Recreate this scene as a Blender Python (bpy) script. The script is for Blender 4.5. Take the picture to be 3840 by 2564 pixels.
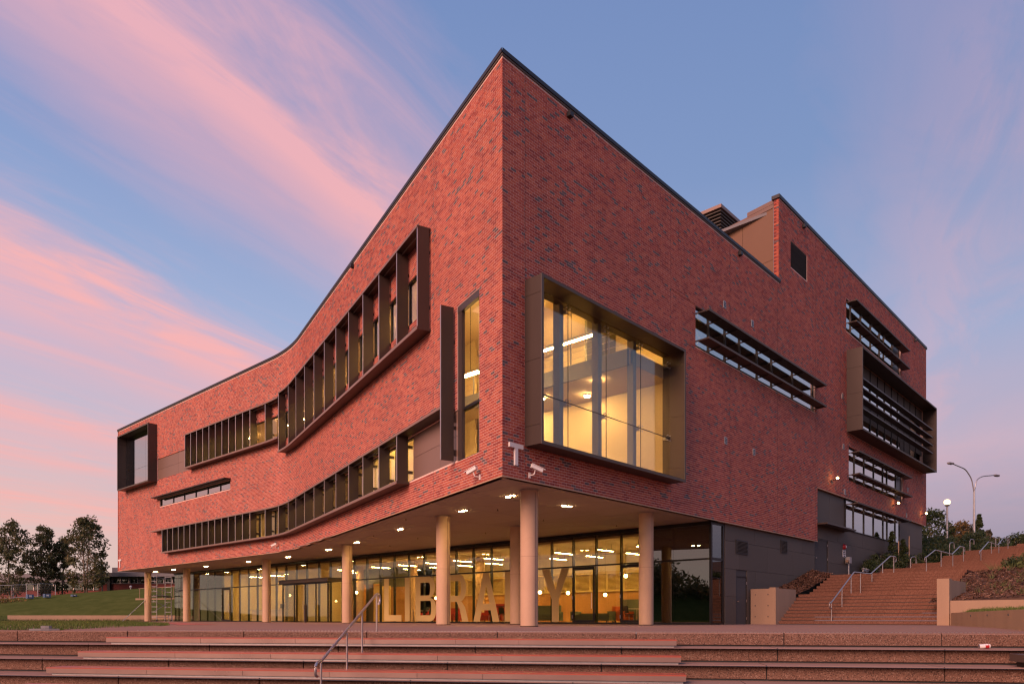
import bpy, bmesh, math, random
import numpy as np
from mathutils import Vector, Matrix
R = math.radians
scn = bpy.context.scene
for o in list(bpy.data.objects): bpy.data.objects.remove(o)
COL = scn.collection

# ------------------------------------------------------------------ camera
cd = bpy.data.cameras.new('camera'); cam = bpy.data.objects.new('camera', cd); COL.objects.link(cam)
cam.location = (-15.456, -14.634, 0.26)
cam.rotation_euler = (R(90), 0, R(-47.321))
cd.sensor_width = 36; cd.lens = 25.753; cd.shift_y = 0.2698; cd.clip_end = 4000; cd.clip_start = 0.1
scn.camera = cam
scn.view_settings.view_transform = 'Standard'; scn.view_settings.look = 'None'
scn.view_settings.exposure = 0.0; scn.view_settings.gamma = 1.0
scn.cycles.use_denoising = True; scn.cycles.max_bounces = 8; scn.cycles.transparent_max_bounces = 24
scn.cycles.diffuse_bounces = 3; scn.cycles.glossy_bounces = 4; scn.cycles.transmission_bounces = 4
scn.cycles.sample_clamp_indirect = 6.0; scn.cycles.filter_width = 1.3
scn.cycles.caustics_reflective = False; scn.cycles.caustics_refractive = False

def lin(c):
    return tuple((v/255/12.92 if v/255 <= 0.04045 else ((v/255+0.055)/1.055)**2.4) for v in c)
def lin4(c): return lin(c)+(1.0,)

# ------------------------------------------------------------------ world: dusk sky with streaks of pink cirrus on a high plane
SUN_AZ = (-0.98, -0.06); SUN_EL = R(26)
wd = bpy.data.worlds.new('World'); scn.world = wd; wd.use_nodes = True
nt = wd.node_tree; nt.nodes.clear()
def N(t, **k):
    n = nt.nodes.new(t)
    for a, b in k.items(): setattr(n, a, b)
    return n
def L(a, b): nt.links.new(a, b)
def M(op, a, b=None, c=None, clamp=False):
    n = N('ShaderNodeMath', operation=op, use_clamp=clamp)
    for i, v in enumerate((a, b, c)):
        if v is None: continue
        if isinstance(v, (int, float)): n.inputs[i].default_value = v
        else: L(v, n.inputs[i])
    return n.outputs[0]
def DOT(v, w):
    n = N('ShaderNodeVectorMath', operation='DOT_PRODUCT'); L(v, n.inputs[0]); n.inputs[1].default_value = w
    return n.outputs['Value']
def RAMP(fac, stops, interp='EASE'):
    n = N('ShaderNodeValToRGB'); n.color_ramp.interpolation = interp
    el = n.color_ramp.elements
    while len(el) < len(stops): el.new(0.5)
    for e, (p, c) in zip(el, stops):
        e.position = p; e.color = c if len(c) == 4 else tuple(c)+(1,)
    L(fac, n.inputs[0]); return n.outputs[0]
def MIX(fac, a, b, blend='MIX'):
    n = N('ShaderNodeMixRGB', blend_type=blend)
    for i, v in enumerate((fac, a, b)):
        if isinstance(v, (int, float)): n.inputs[i].default_value = v
        elif isinstance(v, tuple): n.inputs[i].default_value = v
        else: L(v, n.inputs[i])
    return n.outputs[0]
tc = N('ShaderNodeTexCoord'); D = tc.outputs['Generated']
dz = DOT(D, (0, 0, 1)); el = M('MAXIMUM', dz, 0.0)
az = DOT(D, (-0.6779, 0.7351, 0))
azf = M('MULTIPLY_ADD', az, 0.95, 0.5, clamp=True)
g = lambda v: (v, v, v, 1)
rampR = RAMP(el, [(0, lin4((142, 134, 152))), (.10, lin4((158, 150, 172))), (.20, lin4((176, 172, 196))), (.32, lin4((158, 170, 204))), (.5, lin4((124, 148, 192))), (.7, lin4((112, 136, 186))), (1, lin4((104, 128, 178)))], 'LINEAR')
rampL = RAMP(el, [(0, lin4((222, 196, 180))), (.08, lin4((216, 194, 188))), (.2, lin4((200, 188, 202))), (.34, lin4((164, 180, 216))), (.5, lin4((134, 156, 202))), (.68, lin4((116, 140, 190))), (1, lin4((104, 128, 178)))], 'LINEAR')
base = MIX(azf, rampR, rampL)
zz = M('MAXIMUM', dz, 0.025)
u = M('DIVIDE', DOT(D, (0.9527, 0.3037, 0)), zz)
v = M('DIVIDE', DOT(D, (-0.3037, 0.9527, 0)), zz)
def NOISE(a, b, off, detail, rough, dist):
    c_ = N('ShaderNodeCombineXYZ'); L(a, c_.inputs[0]); L(b, c_.inputs[1]); c_.inputs[2].default_value = off
    n_ = N('ShaderNodeTexNoise'); n_.inputs['Scale'].default_value = 1.0; n_.inputs['Detail'].default_value = detail; n_.inputs['Roughness'].default_value = rough; n_.inputs['Distortion'].default_value = dist
    L(c_.outputs[0], n_.inputs['Vector']); return n_.outputs[0]
nz1 = NOISE(M('MULTIPLY', u, 0.30), M('MULTIPLY', v, 0.8), 0.0, 4, .5, .4)                                   # slow sway of the streaks
nz2 = NOISE(M('MULTIPLY', M('ADD', u, M('MULTIPLY', v, .55)), 1.3), M('MULTIPLY', v, 5.0), 7.3, 9, .62, .7)      # fibres
nz3 = NOISE(M('MULTIPLY', u, 0.8), M('MULTIPLY', v, 1.6), 3.1, 6, .6, .8)                                     # patches
vw = M('ADD', v, M('MULTIPLY', M('SUBTRACT', nz1, 0.46), 0.7))
vw = M('ADD', vw, M('MULTIPLY', M('SUBTRACT', nz2, 0.5), 0.55))
vr = M('DIVIDE', vw, 8.0, clamp=True)
bands = RAMP(vr, [(0, g(0)), (.07, g(.0)), (.108, g(.26)), (.132, g(.92)), (.145, g(1)), (.165, g(.42)), (.195, g(.0)), (.23, g(.05)), (.26, g(.85)), (.285, g(.95)), (.315, g(.35)), (.345, g(.6)), (.375, g(.2)), (.42, g(.22)), (.455, g(.85)), (.48, g(.6)), (.53, g(.25)), (.57, g(.75)), (.61, g(.35)), (.70, g(.3)), (.78, g(.8)), (.86, g(.45)), (.93, g(.7)), (1, g(.4))], 'B_SPLINE')
rb = M('MULTIPLY', M('POWER', M('MAXIMUM', M('SUBTRACT', 1.0, M('ABSOLUTE', M('MULTIPLY', M('ADD', vw, 0.22), 3.2))), 0.0), 1.2), 0.26)
tex = M('MULTIPLY', M('MULTIPLY_ADD', nz2, 1.5, 0.15), M('MULTIPLY_ADD', nz3, 2.4, -0.12, clamp=True))
cl = M('MULTIPLY_ADD', M('MULTIPLY', M('ADD', bands, rb), tex), 1.25, -0.06, clamp=True)
lowglow = M('MULTIPLY', M('MAXIMUM', M('SUBTRACT', 1.0, M('ABSOLUTE', M('MULTIPLY', M('SUBTRACT', el, 0.19), 7.0))), 0.0), M('MULTIPLY', nz3, 0.55))
cl = M('MAXIMUM', cl, M('MULTIPLY', lowglow, 0.8), clamp=True)
cl = M('MULTIPLY', cl, M('MULTIPLY_ADD', dz, 11.0, -0.35, clamp=True))
ccol = RAMP(el, [(0, lin4((252, 192, 176))), (.15, lin4((255, 174, 166))), (.4, lin4((252, 180, 176))), (.7, lin4((236, 178, 190))), (1, lin4((200, 160, 190)))], 'LINEAR')
sky1 = MIX(M('MULTIPLY', cl, 0.86), base, ccol)
nish = N('ShaderNodeTexSky', sky_type='NISHITA'); nish.sun_disc = False; nish.sun_elevation = R(3); nish.sun_rotation = math.atan2(SUN_AZ[0], SUN_AZ[1]); nish.dust_density = 2.0
nscaled = MIX(1.0, nish.outputs[0], (0.1, 0.1, 0.1, 1), 'MULTIPLY')
sky2 = MIX(0.06, sky1, nscaled)
bg = N('ShaderNodeBackground'); bg.inputs[1].default_value = 1.08
L(sky2, bg.inputs[0]); wo = N('ShaderNodeOutputWorld'); L(bg.outputs[0], wo.inputs[0])

# ------------------------------------------------------------------ sun: broad, warm afterglow from the open western sky
sd = bpy.data.lights.new('sun', 'SUN'); sun = bpy.data.objects.new('sun', sd); COL.objects.link(sun)
sd.energy = 4.5; sd.angle = R(36); sd.color = (1.0, 0.57, 0.44)
sv = Vector((SUN_AZ[0]*math.cos(SUN_EL)/math.hypot(*SUN_AZ), SUN_AZ[1]*math.cos(SUN_EL)/math.hypot(*SUN_AZ), math.sin(SUN_EL)))
sun.rotation_euler = sv.to_track_quat('Z', 'Y').to_euler(); sun.location = (-30, -10, 30)

# ------------------------------------------------------------------ materials
MATS = {}
def new_mat(name):
    m = bpy.data.materials.new(name); m.use_nodes = True
    t = m.node_tree; t.nodes.clear()
    out = t.nodes.new('ShaderNodeOutputMaterial'); MATS[name] = m
    return m, t, out
def nd(t, typ, ins=None, **k):
    n = t.nodes.new(typ)
    for a, b in k.items(): setattr(n, a, b)
    for a, b in (ins or {}).items():
        if hasattr(b, 'is_output') or isinstance(b, bpy.types.NodeSocket): t.links.new(b, n.inputs[a])
        else: n.inputs[a].default_value = b
    return n
def c4(c): return tuple(c)+(1.0,)
def surf(name, col, rough=.6, metal=0., var=.18, scale=1.2, fine=.12, fscale=22., bump=0., bscale=60., spec=.4, col2=None, streak=False, isl=0.0):
    """generic weathered surface: slow blotches, fine grain, optional vertical streaks, bump"""
    m, t, out = new_mat(name)
    tcn = nd(t, 'ShaderNodeTexCoord'); co = tcn.outputs['Object']
    if streak:
        mp = nd(t, 'ShaderNodeMapping', {'Vector': co}); mp.inputs['Scale'].default_value = (1, 1, .12); co2 = mp.outputs[0]
    else: co2 = co
    n1 = nd(t, 'ShaderNodeTexNoise', {'Vector': co2, 'Scale': scale, 'Detail': 5.0, 'Roughness': .6})
    n2 = nd(t, 'ShaderNodeTexNoise', {'Vector': co, 'Scale': fscale, 'Detail': 4.0, 'Roughness': .7})
    a = nd(t, 'ShaderNodeMath', {0: n1.outputs[0], 1: var*2, 2: 1-var}, operation='MULTIPLY_ADD')
    b = nd(t, 'ShaderNodeMath', {0: n2.outputs[0], 1: fine*2, 2: 1-fine}, operation='MULTIPLY_ADD')
    f = nd(t, 'ShaderNodeMath', {0: a.outputs[0], 1: b.outputs[0]}, operation='MULTIPLY')
    fo = f.outputs[0]
    if isl:
        gi = nd(t, 'ShaderNodeNewGeometry'); oi = nd(t, 'ShaderNodeObjectInfo')
        s_ = nd(t, 'ShaderNodeMath', {0: gi.outputs['Random Per Island'], 1: oi.outputs['Random']}, operation='ADD')
        s_ = nd(t, 'ShaderNodeMath', {0: s_.outputs[0]}, operation='FRACT')
        s_ = nd(t, 'ShaderNodeMath', {0: s_.outputs[0], 1: isl*2, 2: 1-isl}, operation='MULTIPLY_ADD')
        fo = nd(t, 'ShaderNodeMath', {0: fo, 1: s_.outputs[0]}, operation='MULTIPLY').outputs[0]
    cc = nd(t, 'ShaderNodeMixRGB', {0: n1.outputs[0], 1: c4(col), 2: c4(col2 or col)})
    mx = nd(t, 'ShaderNodeMixRGB', {0: 1.0, 1: cc.outputs[0]}, blend_type='MULTIPLY'); t.links.new(fo, mx.inputs[2])
    p = nd(t, 'ShaderNodeBsdfPrincipled', {'Base Color': mx.outputs[0], 'Metallic': metal})
    rr = nd(t, 'ShaderNodeMath', {0: n1.outputs[0], 1: .2, 2: rough-.1}, operation='MULTIPLY_ADD', use_clamp=True); t.links.new(rr.outputs[0], p.inputs['Roughness'])
    p.inputs['Specular IOR Level'].default_value = spec
    if bump:
        n3 = nd(t, 'ShaderNodeTexNoise', {'Vector': co, 'Scale': bscale, 'Detail': 3.0})
        bp = nd(t, 'ShaderNodeBump', {'Strength': bump, 'Distance': .02, 'Height': n3.outputs[0]}); t.links.new(bp.outputs[0], p.inputs['Normal'])
    t.links.new(p.outputs[0], out.inputs[0]); return m
def island_ramp(name, stops, rough=.8, noise=.25, fscale=30., trans=0., spec=.3):
    m, t, out = new_mat(name)
    gi = nd(t, 'ShaderNodeNewGeometry'); oi = nd(t, 'ShaderNodeObjectInfo'); tcn = nd(t, 'ShaderNodeTexCoord')
    s_ = nd(t, 'ShaderNodeMath', {0: gi.outputs['Random Per Island'], 1: oi.outputs['Random']}, operation='ADD')
    s_ = nd(t, 'ShaderNodeMath', {0: s_.outputs[0]}, operation='FRACT')
    rp = nd(t, 'ShaderNodeValToRGB', {0: s_.outputs[0]}); rp.color_ramp.interpolation = 'LINEAR'
    e = rp.color_ramp.elements
    while len(e) < len(stops): e.new(.5)
    for q, (p_, c_) in zip(e, stops): q.position = p_; q.color = c4(c_)
    n2 = nd(t, 'ShaderNodeTexNoise', {'Vector': tcn.outputs['Object'], 'Scale': fscale, 'Detail': 4.0, 'Roughness': .7})
    n1 = nd(t, 'ShaderNodeTexNoise', {'Vector': tcn.outputs['Object'], 'Scale': .35, 'Detail': 3.0})
    b = nd(t, 'ShaderNodeMath', {0: n2.outputs[0], 1: noise*2, 2: 1-noise}, operation='MULTIPLY_ADD')
    mps = nd(t, 'ShaderNodeMapping', {'Vector': tcn.outputs['Object']}); mps.inputs['Scale'].default_value = (1.1, 1.1, .16)
    n4 = nd(t, 'ShaderNodeTexNoise', {'Vector': mps.outputs[0], 'Scale': .8, 'Detail': 5.0, 'Roughness': .65})
    n14 = nd(t, 'ShaderNodeMath', {0: n1.outputs[0], 1: n4.outputs[0]}, operation='ADD')
    b1 = nd(t, 'ShaderNodeMath', {0: n14.outputs[0], 1: .42, 2: .58}, operation='MULTIPLY_ADD')
    b = nd(t, 'ShaderNodeMath', {0: b.outputs[0], 1: b1.outputs[0]}, operation='MULTIPLY')
    mx = nd(t, 'ShaderNodeMixRGB', {0: 1.0, 1: rp.outputs[0]}, blend_type='MULTIPLY'); t.links.new(b.outputs[0], mx.inputs[2])
    p = nd(t, 'ShaderNodeBsdfPrincipled', {'Base Color': mx.outputs[0], 'Roughness': rough}); p.inputs['Specular IOR Level'].default_value = spec
    if trans:
        tr = nd(t, 'ShaderNodeBsdfTranslucent', {'Color': mx.outputs[0]})
        ms = nd(t, 'ShaderNodeMixShader', {0: trans, 1: p.outputs[0], 2: tr.outputs[0]}); t.links.new(ms.outputs[0], out.inputs[0])
    else: t.links.new(p.outputs[0], out.inputs[0])
    return m
def glass(name, tint, refl=.03, ior=1.5, rough=0.0, wav=0.0):
    m, t, out = new_mat(name)
    lw = nd(t, 'ShaderNodeLayerWeight', {'Blend': .5})
    fr = nd(t, 'ShaderNodeMath', {0: lw.outputs['Facing'], 1: 5.0}, operation='POWER')
    ad = nd(t, 'ShaderNodeMath', {0: fr.outputs[0], 1: .95, 2: .035+refl}, operation='MULTIPLY_ADD', use_clamp=True)
    tr = nd(t, 'ShaderNodeBsdfTransparent', {'Color': c4(tint)})
    gl = nd(t, 'ShaderNodeBsdfGlossy', {'Roughness': rough, 'Color': (.93, .97, .95, 1)})
    if wav:
        tcn = nd(t, 'ShaderNodeTexCoord'); n3 = nd(t, 'ShaderNodeTexNoise', {'Vector': tcn.outputs['Object'], 'Scale': .9, 'Detail': 1.0})
        bp = nd(t, 'ShaderNodeBump', {'Strength': wav, 'Distance': .01, 'Height': n3.outputs[0]}); t.links.new(bp.outputs[0], gl.inputs['Normal'])
    ms = nd(t, 'ShaderNodeMixShader', {0: ad.outputs[0], 1: tr.outputs[0], 2: gl.outputs[0]})
    t.links.new(ms.outputs[0], out.inputs[0]); return m
def emit(name, col, s):
    m, t, out = new_mat(name)
    e = nd(t, 'ShaderNodeEmission', {'Color': c4(col), 'Strength': s}); t.links.new(e.outputs[0], out.inputs[0]); return m
def aggregate(name, ca, cb, light, dark, scale=95.):
    """exposed-aggregate concrete: tiny stones of several colours in a brown matrix"""
    m, t, out = new_mat(name)
    tcn = nd(t, 'ShaderNodeTexCoord'); co = tcn.outputs['Object']
    vo = nd(t, 'ShaderNodeTexVoronoi', {'Vector': co, 'Scale': scale})
    sx = nd(t, 'ShaderNodeSeparateXYZ', {0: vo.outputs['Color']})
    rp = nd(t, 'ShaderNodeValToRGB', {0: sx.outputs[0]}); e = rp.color_ramp.elements
    st = [(0, dark), (.16, dark), (.24, ca), (.6, cb), (.86, ca), (.93, light), (1, light)]
    while len(e) < len(st): e.new(.5)
    for q, (p_, c_) in zip(e, st): q.position = p_; q.color = c4(c_)
    n1 = nd(t, 'ShaderNodeTexNoise', {'Vector': co, 'Scale': .7, 'Detail': 5.0, 'Roughness': .6})
    a = nd(t, 'ShaderNodeMath', {0: n1.outputs[0], 1: .5, 2: .75}, operation='MULTIPLY_ADD')
    mx = nd(t, 'ShaderNodeMixRGB', {0: 1.0, 1: rp.outputs[0]}, blend_type='MULTIPLY'); t.links.new(a.outputs[0], mx.inputs[2])
    bp = nd(t, 'ShaderNodeBump', {'Strength': .12, 'Distance': .01, 'Height': vo.outputs['Distance']})
    p = nd(t, 'ShaderNodeBsdfPrincipled', {'Base Color': mx.outputs[0], 'Roughness': .95, 'Normal': bp.outputs[0]}); p.inputs['Specular IOR Level'].default_value = .0
    t.links.new(p.outputs[0], out.inputs[0]); return m

island_ramp('brick', [(0, (.45, .12, .068)), (.16, (.40, .095, .058)), (.34, (.35, .073, .05)), (.5, (.42, .105, .062)), (.64, (.30, .06, .044)), (.78, (.235, .046, .038)), (.86, (.37, .082, .054)), (.92, (.31, .066, .05)), (.935, (.105, .075, .078)), (1, (.14, .095, .095))], .82, .2, 40.)
surf('mortar', (.72, .50, .42), .9, var=.08, scale=.6, fine=.15, fscale=60)
surf('bronze', (.062, .042, .034), .45, .3, var=.14, scale=.9, fine=.05, spec=.5, streak=True)
surf('bronze_panel', (.235, .145, .11), .45, .3, var=.10, scale=.5, fine=.03, spec=.5, isl=.06)
surf('roof_panel', (.185, .098, .058), .6, .1, var=.1, scale=.4, fine=.03, isl=.05)
surf('charcoal_panel', (.098, .080, .066), .6, 0., spec=.25, var=.10, scale=.6, fine=.05, isl=.10, streak=True)
surf('black_metal', (.018, .016, .016), .4, .4, var=.15, fine=.05)
surf('coping', (.030, .026, .026), .45, .3, var=.2, fine=.08)
surf('dark_louver', (.03, .03, .033), .5, .2, var=.15)
surf('steel', (.46, .40, .38), .32, .85, var=.12, scale=4, fine=.06)
surf('steel_blue', (.20, .21, .24), .5, .2, var=.08)
surf('galv', (.38, .37, .37), .45, .6, var=.2, scale=6)
surf('concrete', (.31, .20, .13), .85, var=.16, scale=1.1, fine=.10, fscale=30, bump=.15, streak=True, col2=(.36, .235, .155))
surf('column_concrete', (.47, .30, .19), .65, var=.10, scale=1.0, fine=.07, fscale=26, bump=.06, col2=(.51, .335, .22))
surf('soffit', (.36, .29, .24), .8, var=.06, scale=.4, fine=.03, isl=.05)
surf('paving', (.35, .215, .165), .95, spec=.0, var=.2, scale=.5, fine=.16, fscale=45, bump=.1, col2=(.23, .14, .12))
surf('red_paving', (.36, .10, .08), .8, var=.2, scale=1.0, fine=.2)
aggregate('aggregate', (.195, .108, .078), (.155, .084, .06), (.28, .18, .135), (.08, .048, .038), 62.)
aggregate('aggregate_stair', (.185, .086, .058), (.16, .072, .048), (.23, .125, .085), (.10, .05, .036), 60.)
surf('tread', (.31, .19, .15), .95, var=.15, scale=.7, fine=.12, fscale=40, spec=.0)
surf('joint', (.07, .065, .065), .9, var=.1)
surf('bench_board', (.31, .205, .17), .3, .5, var=.13, scale=.8, fine=.06, spec=.6)
surf('bench_top', (.34, .075, .045), .4, 0., var=.2, scale=2)
surf('dark_timber', (.075, .045, .035), .6, var=.2)
surf('timber', (.42, .19, .06), .5, var=.22, scale=2.0, fine=.1, streak=True, col2=(.50, .25, .085))
surf('louvre_timber', (.62, .44, .18), .55, var=.1)
surf('plaster', (.70, .58, .36), .9, var=.05)
surf('ceiling', (.62, .50, .34), .9, var=.05)
surf('green_wall', (.34, .38, .17), .8, var=.06)
surf('dim_wall', (.20, .19, .14), .9, var=.08)
surf('carpet', (.10, .075, .06), .95, var=.2)
surf('white_paint', (.74, .68, .64), .5, var=.06)
surf('letter_vinyl', (.50, .36, .14), .7, var=.04)
surf('teal_blind', (.10, .14, .135), .8, var=.08, isl=.08)
surf('grass_ground', (.062, .088, .022), 1., spec=0., var=.35, scale=.8, fine=.35, fscale=30, col2=(.09, .095, .03))
island_ramp('grass_blade', [(0, (.075, .12, .022)), (.5, (.11, .155, .03)), (.85, (.14, .165, .045)), (1, (.20, .16, .07))], .8, .1, trans=.25)
island_ramp('tuft_blade', [(0, (.10, .13, .04)), (.5, (.14, .17, .055)), (1, (.20, .19, .08))], .8, .1, trans=.25)
island_ramp('mulch_chip', [(0, (.13, .06, .038)), (.5, (.085, .042, .028)), (.85, (.19, .095, .06)), (1, (.30, .19, .13))], .9, .2)
surf('soil', (.085, .045, .03), .95, var=.3, scale=2, fine=.35, fscale=50, bump=.4, bscale=30)
surf('bark', (.20, .15, .115), .9, var=.3, scale=4, fine=.2)
island_ramp('leaf_gum', [(0, (.065, .08, .034)), (.45, (.10, .108, .042)), (.8, (.15, .13, .052)), (1, (.21, .14, .075))], .6, .1, trans=.3)
island_ramp('leaf_dark', [(0, (.03, .05, .018)), (.5, (.05, .075, .025)), (.85, (.075, .09, .03)), (1, (.12, .10, .04))], .55, .1, trans=.3)
island_ramp('leaf_dusty', [(0, (.085, .075, .05)), (.5, (.11, .095, .06)), (1, (.16, .12, .075))], .7, .1, trans=.3)
island_ramp('leaf_rust', [(0, (.20, .12, .04)), (.5, (.26, .15, .05)), (1, (.12, .10, .04))], .7, .1, trans=.3)
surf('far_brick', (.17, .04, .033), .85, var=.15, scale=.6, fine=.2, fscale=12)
surf('far_grey', (.17, .155, .16), .7, var=.1)
surf('fabric_grey', (.12, .13, .10), .9, var=.1)
surf('fabric_orange', (.50, .11, .03), .9, var=.1)
surf('fabric_red', (.35, .035, .03), .9, var=.1)
surf('plastic_black', (.02, .02, .022), .5, var=.1)
surf('red_paint', (.42, .02, .025), .35, var=.1)
surf('blue_plastic', (.08, .13, .22), .5, var=.1)
glass('glass_clear', (.93, .90, .82), .03)
glass('glass_lobby', (.90, .86, .72), .035)
glass('glass_dark', (.30, .30, .30), .14)
glass('glass_strip', (.42, .42, .40), .42)
surf('blind_white', (.55, .52, .54), .8, var=.05)
emit('lamp_linear', (1.0, .64, .22), 210.)
emit('lamp_room', (1.0, .62, .25), 380.)
emit('lamp_globe', (1.0, .76, .38), 35.)
emit('lamp_down', (1.0, .66, .24), 280.)
emit('lamp_wall', (1.0, .62, .22), 30.)
emit('lamp_post', (1.0, .62, .30), 4.)
emit('lamp_soft', (1.0, .74, .32), 5.)
emit('exit_green', (.35, .9, .6), 1.6)
emit('screen', (.6, .75, .9), 1.0)

# ------------------------------------------------------------------ mesh helpers
class MB:
    def __init__(s): s.v = []; s.f = []
    def add(s, vs, fs):
        b = len(s.v); s.v += [tuple(p) for p in vs]; s.f += [tuple(i+b for i in f) for f in fs]; return s
    def hexa(s, p):      # 4 bottom points (ccw from above), 4 top points
        return s.add(p, [(3, 2, 1, 0), (4, 5, 6, 7), (0, 1, 5, 4), (1, 2, 6, 5), (2, 3, 7, 6), (3, 0, 4, 7)])
    def box(s, x0, y0, z0, x1, y1, z1):
        if x0 > x1: x0, x1 = x1, x0
        if y0 > y1: y0, y1 = y1, y0
        if z0 > z1: z0, z1 = z1, z0
        return s.hexa([(x0, y0, z0), (x1, y0, z0), (x1, y1, z0), (x0, y1, z0), (x0, y0, z1), (x1, y0, z1), (x1, y1, z1), (x0, y1, z1)])
    def prism(s, pts, z0, z1):   # ccw polygon
        n = len(pts)
        vs = [(x, y, z0) for x, y in pts]+[(x, y, z1) for x, y in pts]
        fs = [tuple(range(n-1, -1, -1)), tuple(range(n, 2*n))]+[(i, (i+1) % n, n+(i+1) % n, n+i) for i in range(n)]
        return s.add(vs, fs)
    def cyl(s, x, y, z0, z1, r, n=24, r1=None):
        r1 = r if r1 is None else r1
        vs = [(x+r*math.cos(2*math.pi*i/n), y+r*math.sin(2*math.pi*i/n), z0) for i in range(n)]+[(x+r1*math.cos(2*math.pi*i/n), y+r1*math.sin(2*math.pi*i/n), z1) for i in range(n)]
        fs = [tuple(range(n-1, -1, -1)), tuple(range(n, 2*n))]+[(i, (i+1) % n, n+(i+1) % n, n+i) for i in range(n)]
        return s.add(vs, fs)
    def tube(s, pts, r, n=8, r1=None):
        pts = [Vector(p) for p in pts]; m = len(pts); rings = []
        for i, p in enumerate(pts):
            d = (pts[min(i+1, m-1)]-pts[max(i-1, 0)]).normalized()
            a = d.cross(Vector((0, 0, 1)) if abs(d.z) < .95 else Vector((1, 0, 0))).normalized(); b = d.cross(a)
            rr = r if r1 is None else r+(r1-r)*i/(m-1)
            rings.append([p+a*rr*math.cos(2*math.pi*k/n)+b*rr*math.sin(2*math.pi*k/n) for k in range(n)])
        vs = [q for rg in rings for q in rg]; fs = []
        for i in range(m-1):
            for k in range(n):
                fs.append((i*n+k, i*n+(k+1) % n, (i+1)*n+(k+1) % n, (i+1)*n+k))
        fs += [tuple(range(n-1, -1, -1)), tuple(range((m-1)*n, m*n))]
        return s.add(vs, fs)
    def sph(s, c, r, n=12, m=8, sq=(1, 1, 1)):
        vs = []; fs = []
        for i in range(m+1):
            t = math.pi*i/m
            for k in range(n):
                q = 2*math.pi*k/n; vs.append((c[0]+r*sq[0]*math.sin(t)*math.cos(q), c[1]+r*sq[1]*math.sin(t)*math.sin(q), c[2]+r*sq[2]*math.cos(t)))
        for i in range(m):
            for k in range(n): fs.append((i*n+k, (i+1)*n+k, (i+1)*n+(k+1) % n, i*n+(k+1) % n))
        return s.add(vs, fs)
    def obox(s, c, ax, ay, az):  # oriented box: centre and three half-axis vectors
        c = Vector(c); ax = Vector(ax); ay = Vector(ay); az = Vector(az)
        return s.hexa([c-ax-ay-az, c+ax-ay-az, c+ax+ay-az, c-ax+ay-az, c-ax-ay+az, c+ax-ay+az, c+ax+ay+az, c-ax+ay+az])
ABS = {}
def link(o, parent=None):
    COL.objects.link(o)
    if parent is not None: o.parent = parent
    return o
def obj(name, mb, mat, parent=None, smooth=False, at=None):
    """one mesh object; mb in world coordinates (or local to `at` when given)"""
    off = ABS.get(parent, Vector((0, 0, 0)))
    me = bpy.data.meshes.new(name)
    if at is None and parent is not None and off.length > 0:
        vs = [(x-off.x, y-off.y, z-off.z) for x, y, z in mb.v]
    else: vs = mb.v
    me.from_pydata(vs, [], mb.f); me.materials.append(MATS[mat])
    if smooth:
        me.polygons.foreach_set('use_smooth', [True]*len(me.polygons))
        try: me.set_sharp_from_angle(angle=R(40))
        except Exception: pass
    o = bpy.data.objects.new(name, me); link(o, parent)
    if at is not None:
        o.location = Vector(at)-off; ABS[o] = Vector(at)
    else: ABS[o] = off
    return o
def inst(src, parent, at, rz=0.):
    o = src.copy(); COL.objects.link(o); o.parent = parent
    o.location = Vector(at)-ABS.get(parent, Vector((0, 0, 0))); o.rotation_euler = (0, 0, rz); ABS[o] = Vector(at); return o
def tag(o, label, cat, group=None, kind=None):
    if label: o['label'] = label
    if cat: o['category'] = cat
    if group: o['group'] = group
    if kind: o['kind'] = kind
    return o
def empty(name, loc=(0, 0, 0), parent=None):
    o = bpy.data.objects.new(name, None); o.empty_display_size = .2; link(o, parent)
    o.location = Vector(loc)-ABS.get(parent, Vector((0, 0, 0))); ABS[o] = Vector(loc); return o
def thing(name, label, cat, loc, group=None): return tag(empty(name, loc), label, cat, group)
def struct(name, mb, mat): return tag(obj(name, mb, mat), None, None, None, 'structure')

# ================================================================== LIBRARY BUILDING
# world axes: X runs along the right-hand facade, Y along the left-hand one; the brick corner stands at the origin; plaza level z = 0
SOF, TOP, HI, LOW2 = 4.41, 16.79, 20.90, 7.30
K = .323; A0 = math.atan(K); XF = 8.33; YI = XF/K; TL = 2.3; YEND = 54.3
U0 = np.array([math.sin(A0), math.cos(A0)]); L1 = YI/math.cos(A0)-TL; RC = TL/math.tan(A0/2); LA = RC*A0; LT = L1+LA+(YEND-YI-TL)
def ang(s): return A0 if s <= L1 else (A0-(s-L1)/RC if s <= L1+LA else 0.)
def path(s, o=0.):
    a = ang(s)
    if s <= L1: p = U0*s
    elif s <= L1+LA: p = U0*L1+RC*np.array([-math.cos(A0), math.sin(A0)])+RC*np.array([math.cos(a), -math.sin(a)])
    else: p = np.array([XF, YI+TL+(s-L1-LA)])
    return p+np.array([-math.cos(a), math.sin(a)])*o
def PA(s, o, z): p = path(s, o); return (p[0], p[1], z)
def PB(s, o, z): return (s, -o, z)
def sbreaks(s0, s1):
    b = [s0]+[x for x in np.linspace(L1, L1+LA, 15) if s0+1e-3 < x < s1-1e-3]+[s1]; return b
def sweep(mb, P, s0, s1, o0, o1, z0, z1):
    """box that follows a facade line"""
    bs = sbreaks(s0, s1) if P is PA else [s0, s1]
    vs = []
    for i, s in enumerate(bs):
        sb = s+.42 if (i == 0 and s < .02 and o0 < -.1) else s      # mitred at the sharp brick corner
        vs += [P(sb, o0, z0), P(s, o1, z0), P(s, o1, z1), P(sb, o0, z1)]
    n = len(bs); fs = [(3, 2, 1, 0), (4*n-4, 4*n-3, 4*n-2, 4*n-1)]
    for i in range(n-1):
        a = 4*i
        for k in range(4): fs.append((a+k, a+(k+1) % 4, a+4+(k+1) % 4, a+4+k))
    return mb.add(vs, fs)
def on(P, s, o, z): return P(s, o, z)
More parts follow.
